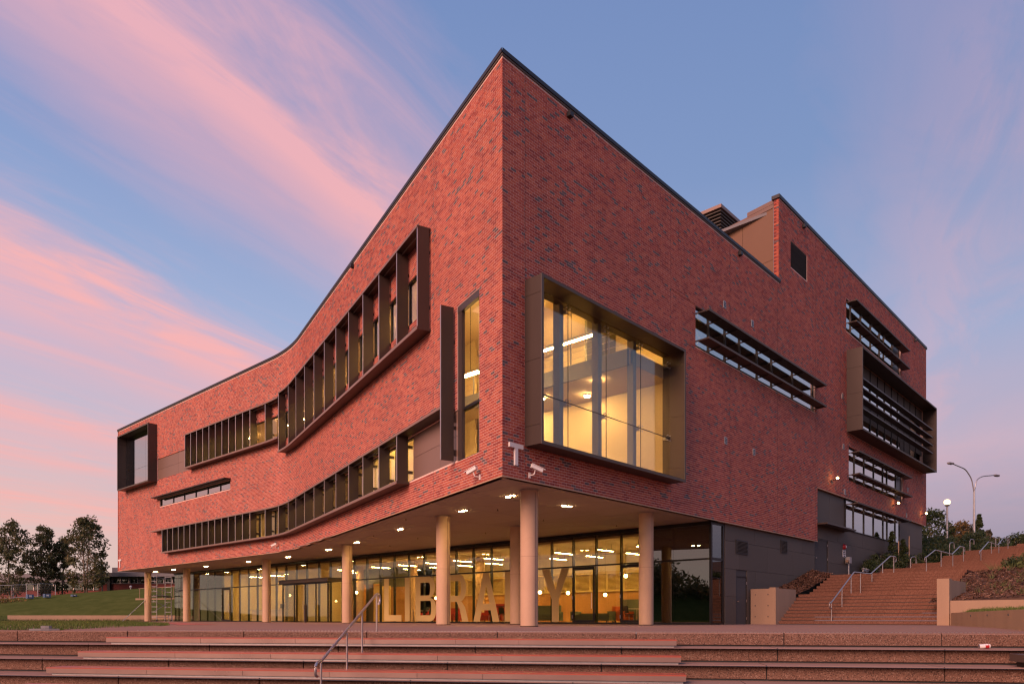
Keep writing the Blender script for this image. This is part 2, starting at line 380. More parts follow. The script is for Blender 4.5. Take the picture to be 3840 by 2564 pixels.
def rot_out(P, s): return (math.pi-ang(s)) if P is PA else -math.pi/2     # local +x -> outward
lib = thing('library_building', 'large red brick library with curved facade, overhanging corner and lit glazed ground floor', 'building', (0, 0, 0))

OPEN_B = [(1.0, 9.38, 5.44, 10.40), (11.36, 24.30, 11.25, 12.93), (29.17, 40.2, 17.03, 18.93), (29.24, 46.16, 11.17, 15.90), (29.6, 40.72, 8.37, 10.37), (21.02, 23.19, 17.88, 19.21)]
OPEN_A = [(3.06, 45.0, 5.42, 7.08), (1.47, 3.06, 5.38, 10.43), (5.6, 47.05, 11.28, 12.95), (47.13, 53.66, 11.16, 15.73), (34.8, 46.6, 9.12, 9.72)]
XE = 46.95
def range_B(z):
    lo, hi = 0., XE
    if z > TOP-.2: lo = 19.62
    if z < LOW2: hi = 24.65
    return lo, hi, (z < HI-.2)
def range_A(z): return 0., LT, z < TOP-.2
JB = [.985, 9.44, 14.4, 19.44, 24.4, 28.2, 34.0, 41.6]; JA = [4.99, 15.14, 23.14, 30.99, 38.71, 47.16]
def intervals(z, rng, opens, joints):
    lo, hi, ok = rng(z)
    if not ok: return []
    iv = [(lo, hi)]
    cuts = [(a, b) for a, b, c, d in opens if c-.02 < z < d+.02]+[(j-.006, j+.006) for j in joints]
    for a, b in cuts:
        nv = []
        for p, q in iv:
            if b <= p or a >= q: nv.append((p, q)); continue
            if a > p: nv.append((p, a))
            if b < q: nv.append((b, q))
        iv = nv
    return iv
def wall_cells(P, rng, opens, zs_extra, s_extra, th=.25):
    """solid wall with its openings cut out (faces only where something is open)"""
    ss = sorted(set([round(x, 4) for x in s_extra+[a for o_ in opens for a in o_[:2]]])); zs = sorted(set([round(x, 4) for x in zs_extra+[a for o_ in opens for a in o_[2:]]]))
    def solid(i, k):
        if i < 0 or k < 0 or i >= len(ss)-1 or k >= len(zs)-1: return False
        s = (ss[i]+ss[i+1])/2; z = (zs[k]+zs[k+1])/2; lo, hi, ok = rng(z)
        if not ok or s < lo or s > hi: return False
        return not any(a < s < b and c < z < d for a, b, c, d in opens)
    mb = MB()
    for i in range(len(ss)-1):
        for k in range(len(zs)-1):
            if not solid(i, k): continue
            s0, s1, z0, z1 = ss[i], ss[i+1], zs[k], zs[k+1]; th = .012 if s1 < .36 else .25
            f = [P(s0, 0, z0), P(s1, 0, z0), P(s1, 0, z1), P(s0, 0, z1)]; b = [P(s0, -th, z0), P(s1, -th, z0), P(s1, -th, z1), P(s0, -th, z1)]
            fs = [(0, 1, 2, 3), (7, 6, 5, 4)]
            if not solid(i-1, k): fs.append((0, 3, 7, 4))
            if not solid(i+1, k): fs.append((1, 5, 6, 2))
            if not solid(i, k-1): fs.append((0, 4, 5, 1))
            if not solid(i, k+1): fs.append((3, 2, 6, 7))
            mb.add(f+b, fs)
    return mb
CH = .086; ZC = SOF+.012
PROUD = .004
def lay_bricks(P, rng, opens, joints, corner_skip=True):
    S0, S1, Z0 = [], [], []; corner = []
    k = 0; z = ZC
    while z+CH < HI:
        off = .12*(k % 2)
        for a, b in intervals(z+CH/2, rng, opens, joints):
            j = math.floor((a-off)/.24)-1
            while True:
                p = off+j*.24; q = p+.23; j += 1
                if p >= b: break
                p_, q_ = max(p, a), min(q, b)
                if q_-p_ < .012: continue
                if p_ < .001 and corner_skip and z < TOP-.3: corner.append((q_, z)); continue
                S0.append(p_+.0015); S1.append(q_-.0015); Z0.append(z+.006)
        z += CH; k += 1
    # header faces around the openings, one brick deep, are part of the wall body
    S0 = np.array(S0); S1 = np.array(S1); Z0 = np.array(Z0); n = len(S0)
    rs = np.random.RandomState(3); pr = PROUD+rs.uniform(-.0015, .0015, n)
    def mp(S, O):
        if P is PB: return np.stack([S, -O], 1)
        a = np.where(S <= L1, A0, np.where(S <= L1+LA, A0-(S-L1)/RC, 0.)); ca, sa = np.cos(a), np.sin(a)
        near = np.outer(S, U0); c = U0*L1+RC*np.array([-math.cos(A0), math.sin(A0)])
        arc = c+RC*np.stack([ca, -sa], 1); far = np.stack([np.full_like(S, XF), YI+TL+(S-L1-LA)], 1)
        p = np.where((S <= L1)[:, None], near, np.where((S <= L1+LA)[:, None], arc, far))
        return p+np.stack([-ca, sa], 1)*O[:, None]
    bk = np.full(n, -.004); f0, f1, b0, b1 = mp(S0, pr), mp(S1, pr), mp(S0, bk), mp(S1, bk)
    Z1 = Z0+.073
    V = np.empty((n, 8, 3))
    for i, (xy, zz_) in enumerate(((f0, Z0), (f1, Z0), (f1, Z1), (f0, Z1), (b0, Z0), (b1, Z0), (b1, Z1), (b0, Z1))): V[:, i, :2] = xy; V[:, i, 2] = zz_
    F = np.array([(0, 1, 2, 3), (0, 4, 5, 1), (3, 2, 6, 7), (0, 3, 7, 4), (1, 5, 6, 2)])
    faces = (F[None]+8*np.arange(n)[:, None, None]).reshape(-1, 4)
    return V.reshape(-1, 3), faces, corner
def fast_mesh(name, V, F, mat, parent):
    me = bpy.data.meshes.new(name); me.vertices.add(len(V)); me.vertices.foreach_set('co', V.astype(np.float32).ravel())
    nF = len(F); me.loops.add(nF*4); me.loops.foreach_set('vertex_index', F.astype(np.int32).ravel())
    me.polygons.add(nF); me.polygons.foreach_set('loop_start', np.arange(0, nF*4, 4, dtype=np.int32)); me.polygons.foreach_set('loop_total', np.full(nF, 4, dtype=np.int32))
    me.polygons.foreach_set('use_smooth', np.zeros(nF, dtype=bool)); me.update(calc_edges=True); me.materials.append(MATS[mat]); o = bpy.data.objects.new(name, me); link(o, parent); ABS[o] = Vector((0, 0, 0)); return o
zx = [SOF, LOW2, TOP-.125, HI-.16]
wallB = obj('brick_wall', wall_cells(PB, range_B, OPEN_B, zx, [0, .35, 19.62, 24.65, XE]), 'mortar', lib); tag(wallB, 'straight shaded brick wall stepping up to a higher roof', None)
wallA = obj('brick_wall', wall_cells(PA, range_A, OPEN_A, [SOF, TOP-.125], [0., .35, LT]+list(np.linspace(L1, L1+LA, 15))+[10., 15., 20.]), 'mortar', lib); tag(wallA, 'sunset-lit brick wall that curves to the far end', None)
for P, rng, op, jt, wl in ((PB, range_B, OPEN_B, JB, wallB), (PA, range_A, OPEN_A, JA, wallA)):
    V, F, corner = lay_bricks(P, rng, op, jt)
    o = fast_mesh('brick_courses', V, F, 'brick', wl); o['kind'] = 'stuff'
    protos = {}
    for q, z in corner[:142]:
        key = round(q, 2)
        if key not in protos:
            sgn = -1 if P is PB else 1
            protos[key] = obj('brick', MB().box(-.0065, -.004*sgn, 0, q, PROUD*sgn, .073), 'brick', wl, at=(0, 0, z+.006))
            protos[key].rotation_euler = (0, 0, 0 if P is PB else math.pi/2-A0)
        else: inst(protos[key], wl, (0, 0, z+.006), 0 if P is PB else math.pi/2-A0)
    for j in jt:      # movement joints: dark sealant, broken where an opening crosses
        zb = sorted([SOF+.01]+[q for o_ in op if o_[0]-.02 < j < o_[1]+.02 for q in o_[2:]]+[(HI if (P is PB and j > 19.6) else TOP)-.2])
        if P is PB and j > 24.65: zb[0] = LOW2+.01
        for za, zc in zip(zb[::2], zb[1::2]):
            mb = MB(); sweep(mb, P, j-.008, j+.008, -.003, .0045, za, zc); obj('movement_joint', mb, 'joint', wl)
    for sa, sb_, zj in (((0., 1.0, 10.46), (9.4, 11.36, 12.94)) if P is PB else ((0., 1.47, 10.46),)):
        mb = MB(); sweep(mb, P, sa, sb_, -.003, .0058, zj-.006, zj+.006); obj('movement_joint', mb, 'joint', wl)
# brick return at the step in the roof, end walls, plain rear walls
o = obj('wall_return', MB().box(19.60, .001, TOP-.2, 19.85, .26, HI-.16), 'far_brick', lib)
mb = MB(); z = TOP+.02
while z < HI-.26: mb.box(19.585, .01, z, 19.605, .12 if int(z/CH) % 2 else .25, z+.076); z += CH
ob_ = obj('brick_courses', mb, 'brick', o); ob_['kind'] = 'stuff'
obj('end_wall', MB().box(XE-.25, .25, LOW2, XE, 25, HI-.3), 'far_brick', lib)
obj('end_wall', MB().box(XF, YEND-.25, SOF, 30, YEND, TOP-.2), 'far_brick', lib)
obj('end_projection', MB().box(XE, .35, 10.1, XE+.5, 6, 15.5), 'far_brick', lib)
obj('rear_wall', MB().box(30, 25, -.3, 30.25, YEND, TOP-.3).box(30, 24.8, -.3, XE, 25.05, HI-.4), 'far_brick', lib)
# coping
mb = MB(); sweep(mb, PA, -.05, LT+.05, -.34, .055, TOP-.125, TOP); obj('coping', mb, 'coping', lib)
mb = MB(); sweep(mb, PA, -.03, LT+.03, .004, .03, TOP-.19, TOP-.127); obj('coping_trim', mb, 'charcoal_panel', lib)
mb = MB(); sweep(mb, PB, -.052, 19.72, -.3, .055, TOP-.127, TOP-.002); obj('coping', mb, 'coping', lib)
mb = MB(); sweep(mb, PB, -.028, 19.68, .004, .03, TOP-.192, TOP-.129); obj('coping_trim', mb, 'charcoal_panel', lib)
mb = MB(); sweep(mb, PB, 19.52, XE+.08, -.34, .06, HI-.17, HI); obj('coping', mb, 'coping', lib)
mb = MB(); sweep(mb, PA, 0., LT, -.03, .012, SOF-.02, SOF+.012); obj('edge_trim', mb, 'column_concrete', lib)
mb = MB(); sweep(mb, PB, 0.013, 24.67, -.02, .012, SOF-.022, SOF+.006); sweep(mb, PB, 24.64, XE, -.05, .014, LOW2-.03, LOW2+.004); obj('edge_trim', mb, 'column_concrete', lib)
# slabs and roofs
def ppoly(o, y0=None, step=None):
    return [tuple(path(s, o)) for s in sbreaks(0.4, LT-.4)]
apts = [tuple(path(s, -.27)) for s in sbreaks(.9, LT-.3)]
foot = [(.55, .27), (XE-.27, .27), (XE-.27, 24.8), (29.9, 24.8), (29.9, YEND-.27)]+apts[::-1]
obj('floor_slab', MB().prism(foot, SOF+.16, SOF+.5), 'carpet', lib)
ap2 = [p for p in apts if p[1] > 11.2]
void = [(7, .27), (XE-.27, .27), (XE-.27, 24.8), (29.9, 24.8), (29.9, YEND-.27)]+ap2[::-1]+[tuple(path(11.6, -.27)), (7, 11.05)]
obj('floor_slab', MB().prism(void, 9.52, 10.02), 'ceiling', lib)
obj('ceiling', MB().prism(foot, 13.25, 13.4), 'ceiling', lib)
obj('roof_slab', MB().prism(foot, TOP-.6, TOP-.45), 'far_grey', lib)
obj('roof_slab', MB().box(19.9, .27, HI-.6, XE-.27, 24.7, HI-.45), 'far_grey', lib)
# ceiling of the first upper storey (not over the double-height corner room)
obj('ceiling', MB().prism([(9.9, .27)]+void[1:-1]+[(9.9, 11.17)], 8.35, 8.42), 'ceiling', lib)
mb = MB(); sweep(mb, PA, 11.8, LT-.5, -5.1, -5., SOF+.5, 13.2); obj('interior_wall', mb, 'plaster', lib)
obj('interior_wall', MB().box(9.75, .3, SOF+.5, 9.85, 11.05, 9.5).box(3.7, 11.06, SOF+.5, 9.85, 11.16, 9.5).box(6.5, 11.2, 10.03, 12.5, 11.3, 13.2).box(12.4, .3, 10.03, 12.5, 11.2, 13.2), 'plaster', lib)
obj('interior_wall', MB().box(10.2, 4.6, 4.95, 46, 4.7, 20.2), 'dim_wall', lib)
mb = MB()
for y in (1.2, 3.0, 4.8, 6.6, 8.4): mb.box(7.02, y-.02, 10.02, 7.06, y+.02, 11.05)
bal = obj('balustrade', mb, 'steel_blue', lib); obj('handrail', MB().tube([(7.04, .4, 11.07), (7.04, 10.8, 11.07)], .025), 'steel', bal)
for zz_ in (10.3, 10.55, 10.8): obj('rail', MB().tube([(7.04, .4, zz_), (7.04, 10.8, zz_)], .008, 6), 'steel', bal)
obj('floor_edge_beam', MB().box(6.9, .3, 9.45, 7.0, 11.0, 10.04), 'steel_blue', lib)

# ------------------------------------------------------------------ soffit panels
def xA(y):  # facade line X at given Y
    if y < YI-TL*math.cos(A0): return K*y
    if y > YI+TL: return XF
    ss = np.linspace(L1, L1+LA, 40); pp = np.array([path(s) for s in ss]); return float(np.interp(y, pp[:, 1], pp[:, 0]))
sof = empty('soffit', (0, 0, 0), lib)
obj('soffit_backing', MB().prism([(.45, .2), (24.5, .2), (24.5, 1.0), (13.9, 1.0), (13.9, YEND-.2)]+[tuple(path(s, -.2)) for s in sbreaks(.9, LT-.25)][::-1], SOF+.06, SOF+.14), 'joint', sof)
y = .012; row = 0
while y < YEND-.05:
    y1 = min(y+2.69, YEND-.02); xs = [0., 1.5, 3., 4.5, 6., 7.5, 9., 10.5, 12., 13.62]; shift = .75*(row % 2)
    xs = [xs[0]]+[min(x+shift, 13.62) for x in xs[1:]]
    for a, b in zip(xs[:-1], xs[1:]):
        if b-a < .05: continue
        l0, l1 = max(a, xA(y)+.006), max(a, xA(y1)+.006)
        if min(l0, l1) >= b-.05: continue
        l0 = min(l0, b-.02); l1 = min(l1, b-.02)
        obj('soffit_panel', MB().hexa([(l0, y, SOF), (b-.018, y, SOF), (b-.018, y1-.018, SOF), (l1, y1-.018, SOF), (l0, y, SOF+.02), (b-.018, y, SOF+.02), (b-.018, y1-.018, SOF+.02), (l1, y1-.018, SOF+.02)]), 'soffit', sof)
    y += 2.7; row += 1
# ------------------------------------------------------------------ columns
cm = MB().cyl(0, 0, -.02, SOF, .285, 40)
c0 = None
for x, y in ((2.33, 1.01), (9.24, .98), (4.46, 7.52), (8.95, 7.6), (8.59, 20.17), (10.73, 33.0), (10.95, 46.45), (10.9, 54.4)):
    if c0 is None:
        c0 = obj('column', cm, 'column_concrete', lib, True, at=(x, y, 0)); cap = obj('cap_ring', MB().cyl(0, 0, SOF-.05, SOF-.005, .31, 40), 'soffit', c0, at=(x, y, 0))  # soffit-coloured cap ring around the column top
        t_ = math.atan2(-14.6-1.0, -15.5-2.3)+.75
        seam = obj('formwork_seam', MB().obox((.284*math.cos(t_), .284*math.sin(t_), 2.15), (.004*math.cos(t_), .004*math.sin(t_), 0), (-.006*math.sin(t_), .006*math.cos(t_), 0), (0, 0, 2.15)), 'soil', c0, at=(x, y, 0)); lift = obj('lift_joint', MB().cyl(0, 0, 2.25, 2.262, .2862, 40), 'concrete', c0, at=(x, y, 0)); foot_ = obj('base_joint', MB().cyl(0, 0, -.01, .03, .292, 40), 'soil', c0, at=(x, y, 0))
    else:
        c = inst(c0, lib, (x, y, 0))
        for q_ in (cap, seam, lift, foot_): inst(q_, c, (x, y, 0))

# ------------------------------------------------------------------ ground-floor curtain wall
XG = 13.1
cw = empty('curtain_wall', (XG, 0, 0), lib)
mul = [.30, 2.04, 3.45, 4.82, 6.25, 7.64, 9.03, 10.44, 11.85, 13.29, 14.69, 16.1, 17.5, 18.91, 20.33, 21.74, 23.16, 24.58, 26.0, 27.36, 28.78, 30.2, 31.75, 33.15, 34.57, 35.99, 37.42, 38.86, 40.26, 41.73, 43.12, 44.62, 46.09, 47.47, 48.93, 50.35, 51.8, 53.23, 54.0]
mm = None
for y in mul:
    if mm is None: mm = obj('mullion', MB().box(.019, -.03, .02, .17, .03, SOF-.10), 'black_metal', cw, at=(XG, y, 0))
    else: inst(mm, cw, (XG, y, 0))
obj('head_rail', MB().box(XG-.07, .25, SOF-.16, XG+.12, 54.05, SOF-.012), 'black_metal', cw)
obj('sill_rail', MB().box(XG-.055, .27, .005, XG+.09, 54.03, .075), 'black_metal', cw)
obj('transom', MB().box(XG-.045, .275, 2.77, XG+.08, 27.3, 2.84).box(XG-.045, 33.2, 2.77, XG+.08, 54.02, 2.84), 'black_metal', cw)
for a, b in zip(mul[:-1], mul[1:]):
    dark = b < 3.5
    g_ = 'glass_dark' if dark else 'glass_lobby'
    obj('pane', MB().box(XG+.005, a+.006, 2.84, XG+.017, b-.006, SOF-.16), g_, cw)
    if 27.3 <= a < 33.1: continue
    obj('pane', MB().box(XG+.005, a+.006, .075, XG+.017, b-.006, 2.77), g_, cw)
# hinged glass doors in the wall
for a, b in ((6.28, 7.61), (43.15, 44.59), (3.48, 4.79)):
    fr = MB().box(XG-.05, a, .08, XG-.003, a+.09, 2.76).box(XG-.05, b-.09, .08, XG-.003, b, 2.76).box(XG-.05, a+.09, 2.62, XG-.003, b-.09, 2.76).box(XG-.05, a+.09, .08, XG-.003, b-.09, .19)
    d_ = obj('door', fr, 'black_metal', cw)
    obj('door_handle', MB().tube([(XG-.10, a+.13, .75), (XG-.10, a+.13, 1.5)], .016), 'steel', d_)
    mb = MB()
    for z in (.35, 1.3, 2.35): mb.box(XG-.075, b-.02, z-.08, XG-.051, b+.02, z+.08)
    obj('hinge', mb, 'steel', d_)
# glazed return beside the cladding
rt = empty('glazed_return', (XG, .2, 0), lib)
obj('frame', MB().box(XG-.05, .18, .005, 14.2, .27, .08).box(XG-.05, .18, SOF-.14, 14.2, .27, SOF-.013).box(14.1, .17, .08, 14.22, .28, SOF-.14).box(XG-.055, .175, .08, XG+.05, .262, SOF-.14).box(XG+.05, .185, 2.75, 14.1, .265, 2.86), 'black_metal', rt)
obj('pane', MB().box(XG+.05, .215, .08, 14.1, .227, 2.75), 'glass_dark', rt); obj('pane', MB().box(XG+.05, .215, 2.86, 14.1, .227, SOF-.14), 'glass_dark', rt)
# lettering on the glass: LIBRARY
def arc(cx, cy, rx, ry, a0, a1, n=10): return [(cx+rx*math.cos(R(a0+(a1-a0)*i/n)), cy+ry*math.sin(R(a0+(a1-a0)*i/n))) for i in range(n+1)]
def strip_poly(mb, outer, inner, th):     # ring between two equally long outlines, in (w, h); extruded by th
    n = len(outer); vs = []
    for (w, h) in outer: vs.append((0, -w, h))
    for (w, h) in inner: vs.append((0, -w, h))
    vs += [(th, b, c) for a, b, c in vs]; fs = []; m = 2*n
    for i in range(n-1):
        fs += [(i, i+1, n+i+1, n+i), (m+i, m+n+i, m+n+i+1, m+i+1), (i, m+i, m+i+1, i+1), (n+i, n+i+1, m+n+i+1, m+n+i)]
    fs += [(0, n, m+n, m), (n-1, m+n-1, m+2*n-1, 2*n-1)]
    mb.add(vs, fs)
def poly(mb, pts, th):
    n = len(pts); mb.add([(0, -w, h) for w, h in pts]+[(th, -w, h) for w, h in pts], [tuple(range(n)), tuple(range(2*n-1, n-1, -1))]+[(i, n+i, n+(i+1) % n, (i+1) % n) for i in range(n)])
HL = 2.66
def letter(ch):
    mb = MB(); t = .004; H = HL; s = .46
    rect = lambda a, b, c, d: poly(mb, [(a, c), (b, c), (b, d), (a, d)], t)
    def bowl(h0, h1, w, st, bt, bb):   # closed D-shaped stroke right of the stem
        r = (h1-h0)/2; k = 12; rx = .55; ri = (h1-bt-h0-bb)/2
        out = [(s, h1)]+arc(w-rx, h1-r, rx, r, 90, -90, k)+[(s, h0)]
        inn = [(s, h1-bt)]+arc(w-rx, h0+bb+ri, rx-st, ri, 90, -90, k)+[(s, h0+bb)]
        strip_poly(mb, out, inn, t)
    if ch == 'L': rect(0, s, 0, H); rect(s, 1.72, 0, .38)
    if ch == 'I': rect(0, .46, 0, H)
    if ch == 'B': rect(0, s, 0, H); bowl(1.38, H, 1.78, .44, .36, .16); bowl(0, 1.38, 1.90, .46, .16, .36)
    if ch == 'R': rect(0, s, 0, H); bowl(1.12, H, 1.75, .44, .36, .34); poly(mb, [(.95, 1.12), (1.36, 1.12), (1.64, .82), (1.92, 0), (1.42, 0), (1.2, .72)], t)
    if ch == 'A': poly(mb, [(0, 0), (.5, 0), (1.0, 1.98), (1.0, H), (.8, H)], t); poly(mb, [(1.0, H), (1.0, 1.98), (1.5, 0), (2.0, 0), (1.2, H)], t); poly(mb, [(.657, .62), (1.343, .62), (1.253, .98), (.747, .98)], t)
    if ch == 'Y': rect(.66, 1.12, 0, 1.12); poly(mb, [(.66, 1.12), (.89, 1.12), (.89, 1.62), (.5, H), (0, H)], t); poly(mb, [(.89, 1.62), (.89, 1.12), (1.12, 1.12), (1.78, H), (1.28, H)], t)
    return mb
sign = thing('glass_lettering', 'giant tan letters spelling LIBRARY stuck to the ground floor glazing', 'lettering', (XG-.012, 20, .1))
for i, (ch, y) in enumerate((('L', 22.68), ('I', 20.62), ('B', 19.62), ('R', 16.94), ('A', 14.62), ('R', 12.22), ('Y', 9.62))):
    mb = letter(ch)
    mb.v = [(a*(1+.15*(k % 2)*0)-(.0005*(i % 2)), b, c) for k, (a, b, c) in enumerate(mb.v)]
    obj('letter', mb, 'letter_vinyl', sign, at=(XG-.006, y, .10))
# glazed entrance lobby standing in front of the wall
vs_ = empty('entrance_lobby', (12, 30.2, 0), lib)
obj('lobby_roof', MB().box(11.85, 27.15, 2.74, XG-.06, 33.3, 2.95).box(11.78, 27.05, 2.95, XG-.06, 33.4, 2.985), 'bronze', vs_)
obj('lobby_frame', MB().box(12.0, 27.3, .01, 12.08, 27.38, 2.74).box(12.0, 33.02, .01, 12.08, 33.1, 2.74).box(12.0, 27.38, 2.62, 12.08, 33.02, 2.74).box(12.0, 28.75, .01, 12.07, 28.81, 2.62).box(12.0, 30.1, .01, 12.07, 30.16, 2.62).box(12.0, 31.5, .01, 12.07, 31.56, 2.62), 'black_metal', vs_)
for a, b in ((27.38, 28.75), (28.81, 30.1), (30.16, 31.5), (31.56, 33.02)): obj('pane', MB().box(12.03, a, .02, 12.042, b, 2.62), 'glass_lobby', vs_)
obj('pane', MB().box(12.08, 27.33, .02, XG-.06, 27.342, 2.7), 'glass_lobby', vs_); obj('pane', MB().box(12.08, 33.06, .02, XG-.06, 33.072, 2.7), 'glass_lobby', vs_)
for y in (28.9, 30.3): obj('door_handle', MB().box(11.96, y, .9, 11.998, y+.03, 1.5), 'steel', vs_)

# ------------------------------------------------------------------ dark cladding on the lower right-hand side (over the hill)
cl_ = empty('cladding', (14.24, .15, 0), lib)
obj('cladding_backing', MB().box(14.23, .19, -.1, 24.72, .3, SOF-.005).box(24.70, .192, .5, 46.42, .31, LOW2-.04), 'joint', cl_)
rs = random.Random(5)
def panels(x0, x1, z0, z1, cuts, holes):
    xs = [x0]+[c for c in cuts if x0 < c < x1]+[x1]
    for a, b in zip(xs[:-1], xs[1:]):
        segs = [(a, b)]
        for h0, h1, hz0, hz1 in holes:
            if hz1 <= z0+.05 or hz0 >= z1-.05: continue
            ns = []
            for p, q in segs:
                if h1 <= p or h0 >= q: ns.append((p, q))
                else:
                    if h0 > p: ns.append((p, h0))
                    if h1 < q: ns.append((h1, q))
            segs = ns
        for p, q in segs:
            if q-p > .06: obj('cladding_panel', MB().box(p+.006, .15, z0+.006, q-.006, .19, z1-.006), 'charcoal_panel', cl_)
HOLE = [(15.3, 16.4, -.1, 2.16), (29.32, 40.32, 5.46, 7.24), (24.72, 26.66, .5, 4.62)]
for (z0, z1, cuts) in ((-.05, 1.23, [17.6, 20.6]), (1.23, 2.45, [17.3, 20.9, 23.4]), (2.45, 3.67, [15.6, 18.6, 21.7]), (3.67, SOF-.01, [17.2, 20.2, 22.9])): panels(14.24, 24.66, z0, z1, cuts, HOLE)
for (z0, z1, cuts) in ((.6, 3.4, [29.1, 33.5, 38, 42.5]), (3.4, 4.62, [30.6, 35, 39.4, 44]), (4.62, 5.46, [28.2, 32.6, 37, 41.8]), (5.46, LOW2-.04, [26.9, 29.32, 43.2])): panels(24.68, 46.4, z0, z1, cuts, HOLE)
def louvre(parent, x0, x1, z0, z1, y=.14, n=9, P=None):
    f = obj('louvre_vent', MB().box(x0-.04, y-.03, z0-.04, x0, y+.02, z1+.04).box(x1, y-.03, z0-.04, x1+.04, y+.02, z1+.04).box(x0, y-.03, z1, x1, y+.02, z1+.04).box(x0, y-.03, z0-.04, x1, y+.02, z0).box(x0, y+.005, z0, x1, y+.015, z1), 'dark_louver', parent)
    h = (z1-z0)/n; b0 = None
    for i in range(n):
        z = z0+(i+.35)*h
        if b0 is None: b0 = obj('louvre_blade', MB().hexa([(0, -.05, 0), (x1-x0, -.05, 0), (x1-x0, 0, h*.45), (0, 0, h*.45), (0, -.05, .012), (x1-x0, -.05, .012), (x1-x0, 0, h*.45+.012), (0, 0, h*.45+.012)]), 'charcoal_panel', f, at=(x0, y, z))
        else: inst(b0, f, (x0, y, z))
louvre(cl_, 15.3, 16.38, 3.2, 3.74); louvre(cl_, 20.2, 20.88, 3.55, 4.12); louvre(cl_, 35.2, 35.9, 3.95, 4.5)
for x0, x1, z0, z1 in ((15.33, 16.37, .01, 2.13), (24.74, 26.6, 2.54, 4.58)):
    d_ = obj('service_door', MB().box(x0, .2, z0, x1, .25, z1), 'dark_timber', lib); tag(d_, None, None)
    obj('door_frame', MB().box(x0-.03, .165, z0, x0, .26, z1+.03).box(x1, .165, z0, x1+.03, .26, z1+.03).box(x0, .165, z1, x1, .26, z1+.03), 'black_metal', d_)
    hb = MB()
    for f_ in (.12, .5, .88): hb.box(x1-.02, .15, z0+(z1-z0)*f_-.06, x1+.02, .164, z0+(z1-z0)*f_+.06)
    obj('hinge', hb, 'steel', d_); obj('door_handle', MB().box(x0+.08, .13, z0+1.0, x0+.22, .155, z0+1.03), 'steel', d_)
obj('door_canopy', MB().box(24.68, -.52, 5.32, 29.3, .14, 5.40), 'bronze', lib)
# ------------------------------------------------------------------ framed bay windows
def bay(P, s0, s1, z0, z1, pr, jz, js, name='bay_window'):
    b_ = empty(name, P((s0+s1)/2, 0, z0), lib); th = .07
    zj = [z0]+jz+[z1]
    for a, b in zip(zj[:-1], zj[1:]):
        for p, q in ((s0, s0+th), (s1-th, s1)):
            mb = MB(); sweep(mb, P, p, q, -.03, pr, a+.005, b-.005); obj('frame_panel', mb, 'bronze', b_)
    sj = [s0+th]+js+[s1-th]
    for a, b in zip(sj[:-1], sj[1:]):
        for p, q in ((z0, z0+th), (z1-th, z1)):
            mb = MB(); sweep(mb, P, a+.004, b-.004, -.03, pr-.002, p+.005, q-.005); obj('frame_panel', mb, 'bronze', b_)
    mb = MB()
    sweep(mb, P, s0-.012, s0+th+.02, pr, pr+.02, z0-.012, z1+.012); sweep(mb, P, s1-th-.02, s1+.012, pr, pr+.02, z0-.012, z1+.012)
    sweep(mb, P, s0+th+.02, s1-th-.02, pr, pr+.019, z0-.01, z0+th+.02); sweep(mb, P, s0+th+.02, s1-th-.02, pr, pr+.019, z1-th-.02, z1+.01)
    obj('edge_trim', mb, 'charcoal_panel', b_); return b_
b1 = bay(PB, .985, 9.40, 5.42, 10.42, .65, [6.0, 7.95, 9.9], [2.55, 4.2, 5.75, 7.2, 8.4])
sx = [1.055, 3.05, 5.15, 7.3, 9.33]; szs = [5.49, 7.17, 10.35]
for a, b in zip(sx[:-1], sx[1:]):
    for c, d in zip(szs[:-1], szs[1:]): obj('pane', MB().box(a+.006, -.02, c+.006, b-.006, -.008, d-.006), 'glass_clear', b1)
for x in sx[1:4]: obj('sealant_joint', MB().box(x-.011, -.022, 5.5, x+.011, -.006, 10.35), 'plastic_black', b1)
obj('sealant_joint', MB().box(1.06, -.023, 7.158, 9.33, -.005, 7.182), 'plastic_black', b1)
for x in (2.93, 5.03, 7.18): obj('steel_mullion', MB().box(x-.1, .16, SOF+.5, x+.1, .42, 10.6), 'steel_blue', b1)
def clamp(parent, x, y, z, m=[None]):
    if m[0] is None:
        mb = MB()
        for dx in (-.09, .09):
            for dzz in (-.09, .09): mb.tube([(0, .09, 0), (dx, .02, dzz)], .016, 6); mb.sph((dx, -.03, dzz), .028, 8, 5)
        mb.box(-.05, .08, -.06, .05, .2, .06); m[0] = obj('glass_clamp', mb, 'galv', parent, at=(x, y, z))
    else: inst(m[0], parent, (x, y, z))
for x in sx[1:4]:
    for z in (7.17, 10.12): clamp(b1, x, 0, z)
clamp(b1, 9.25, 0, 7.17); clamp(b1, 9.25, 0, 9.95)
obj('cladding_reveal', MB().box(.99, -.005, 5.44, 1.05, .3, 10.4).box(9.335, -.005, 5.44, 9.39, .3, 10.4).box(1.05, 0, 10.34, 9.335, .3, 10.4).box(1.05, 0, 5.44, 9.335, .3, 5.5), 'bronze', b1)
b2 = bay(PB, 29.22, 46.2, 11.15, 15.92, .87, [12.0, 13.3, 14.8], [32.0, 34.8, 37.6, 40.4, 43.3])
for z in (14.1, 13.53, 12.95, 12.37): obj('louvre_blade', MB().hexa([(29.3, -.87, z), (45.2, -.87, z), (45.2, -.42, z+.03), (29.3, -.42, z+.03), (29.3, -.87, z+.07), (45.2, -.87, z+.07), (45.2, -.42, z+.06), (29.3, -.42, z+.06)]), 'bronze', b2)
obj('spandrel', MB().box(29.3, .1, 12.5, 46.1, .16, 13.7).box(29.3, .1, 15.1, 46.1, .16, 15.85).box(40.4, .095, 11.2, 43.0, .16, 15.1), 'charcoal_panel', b2)
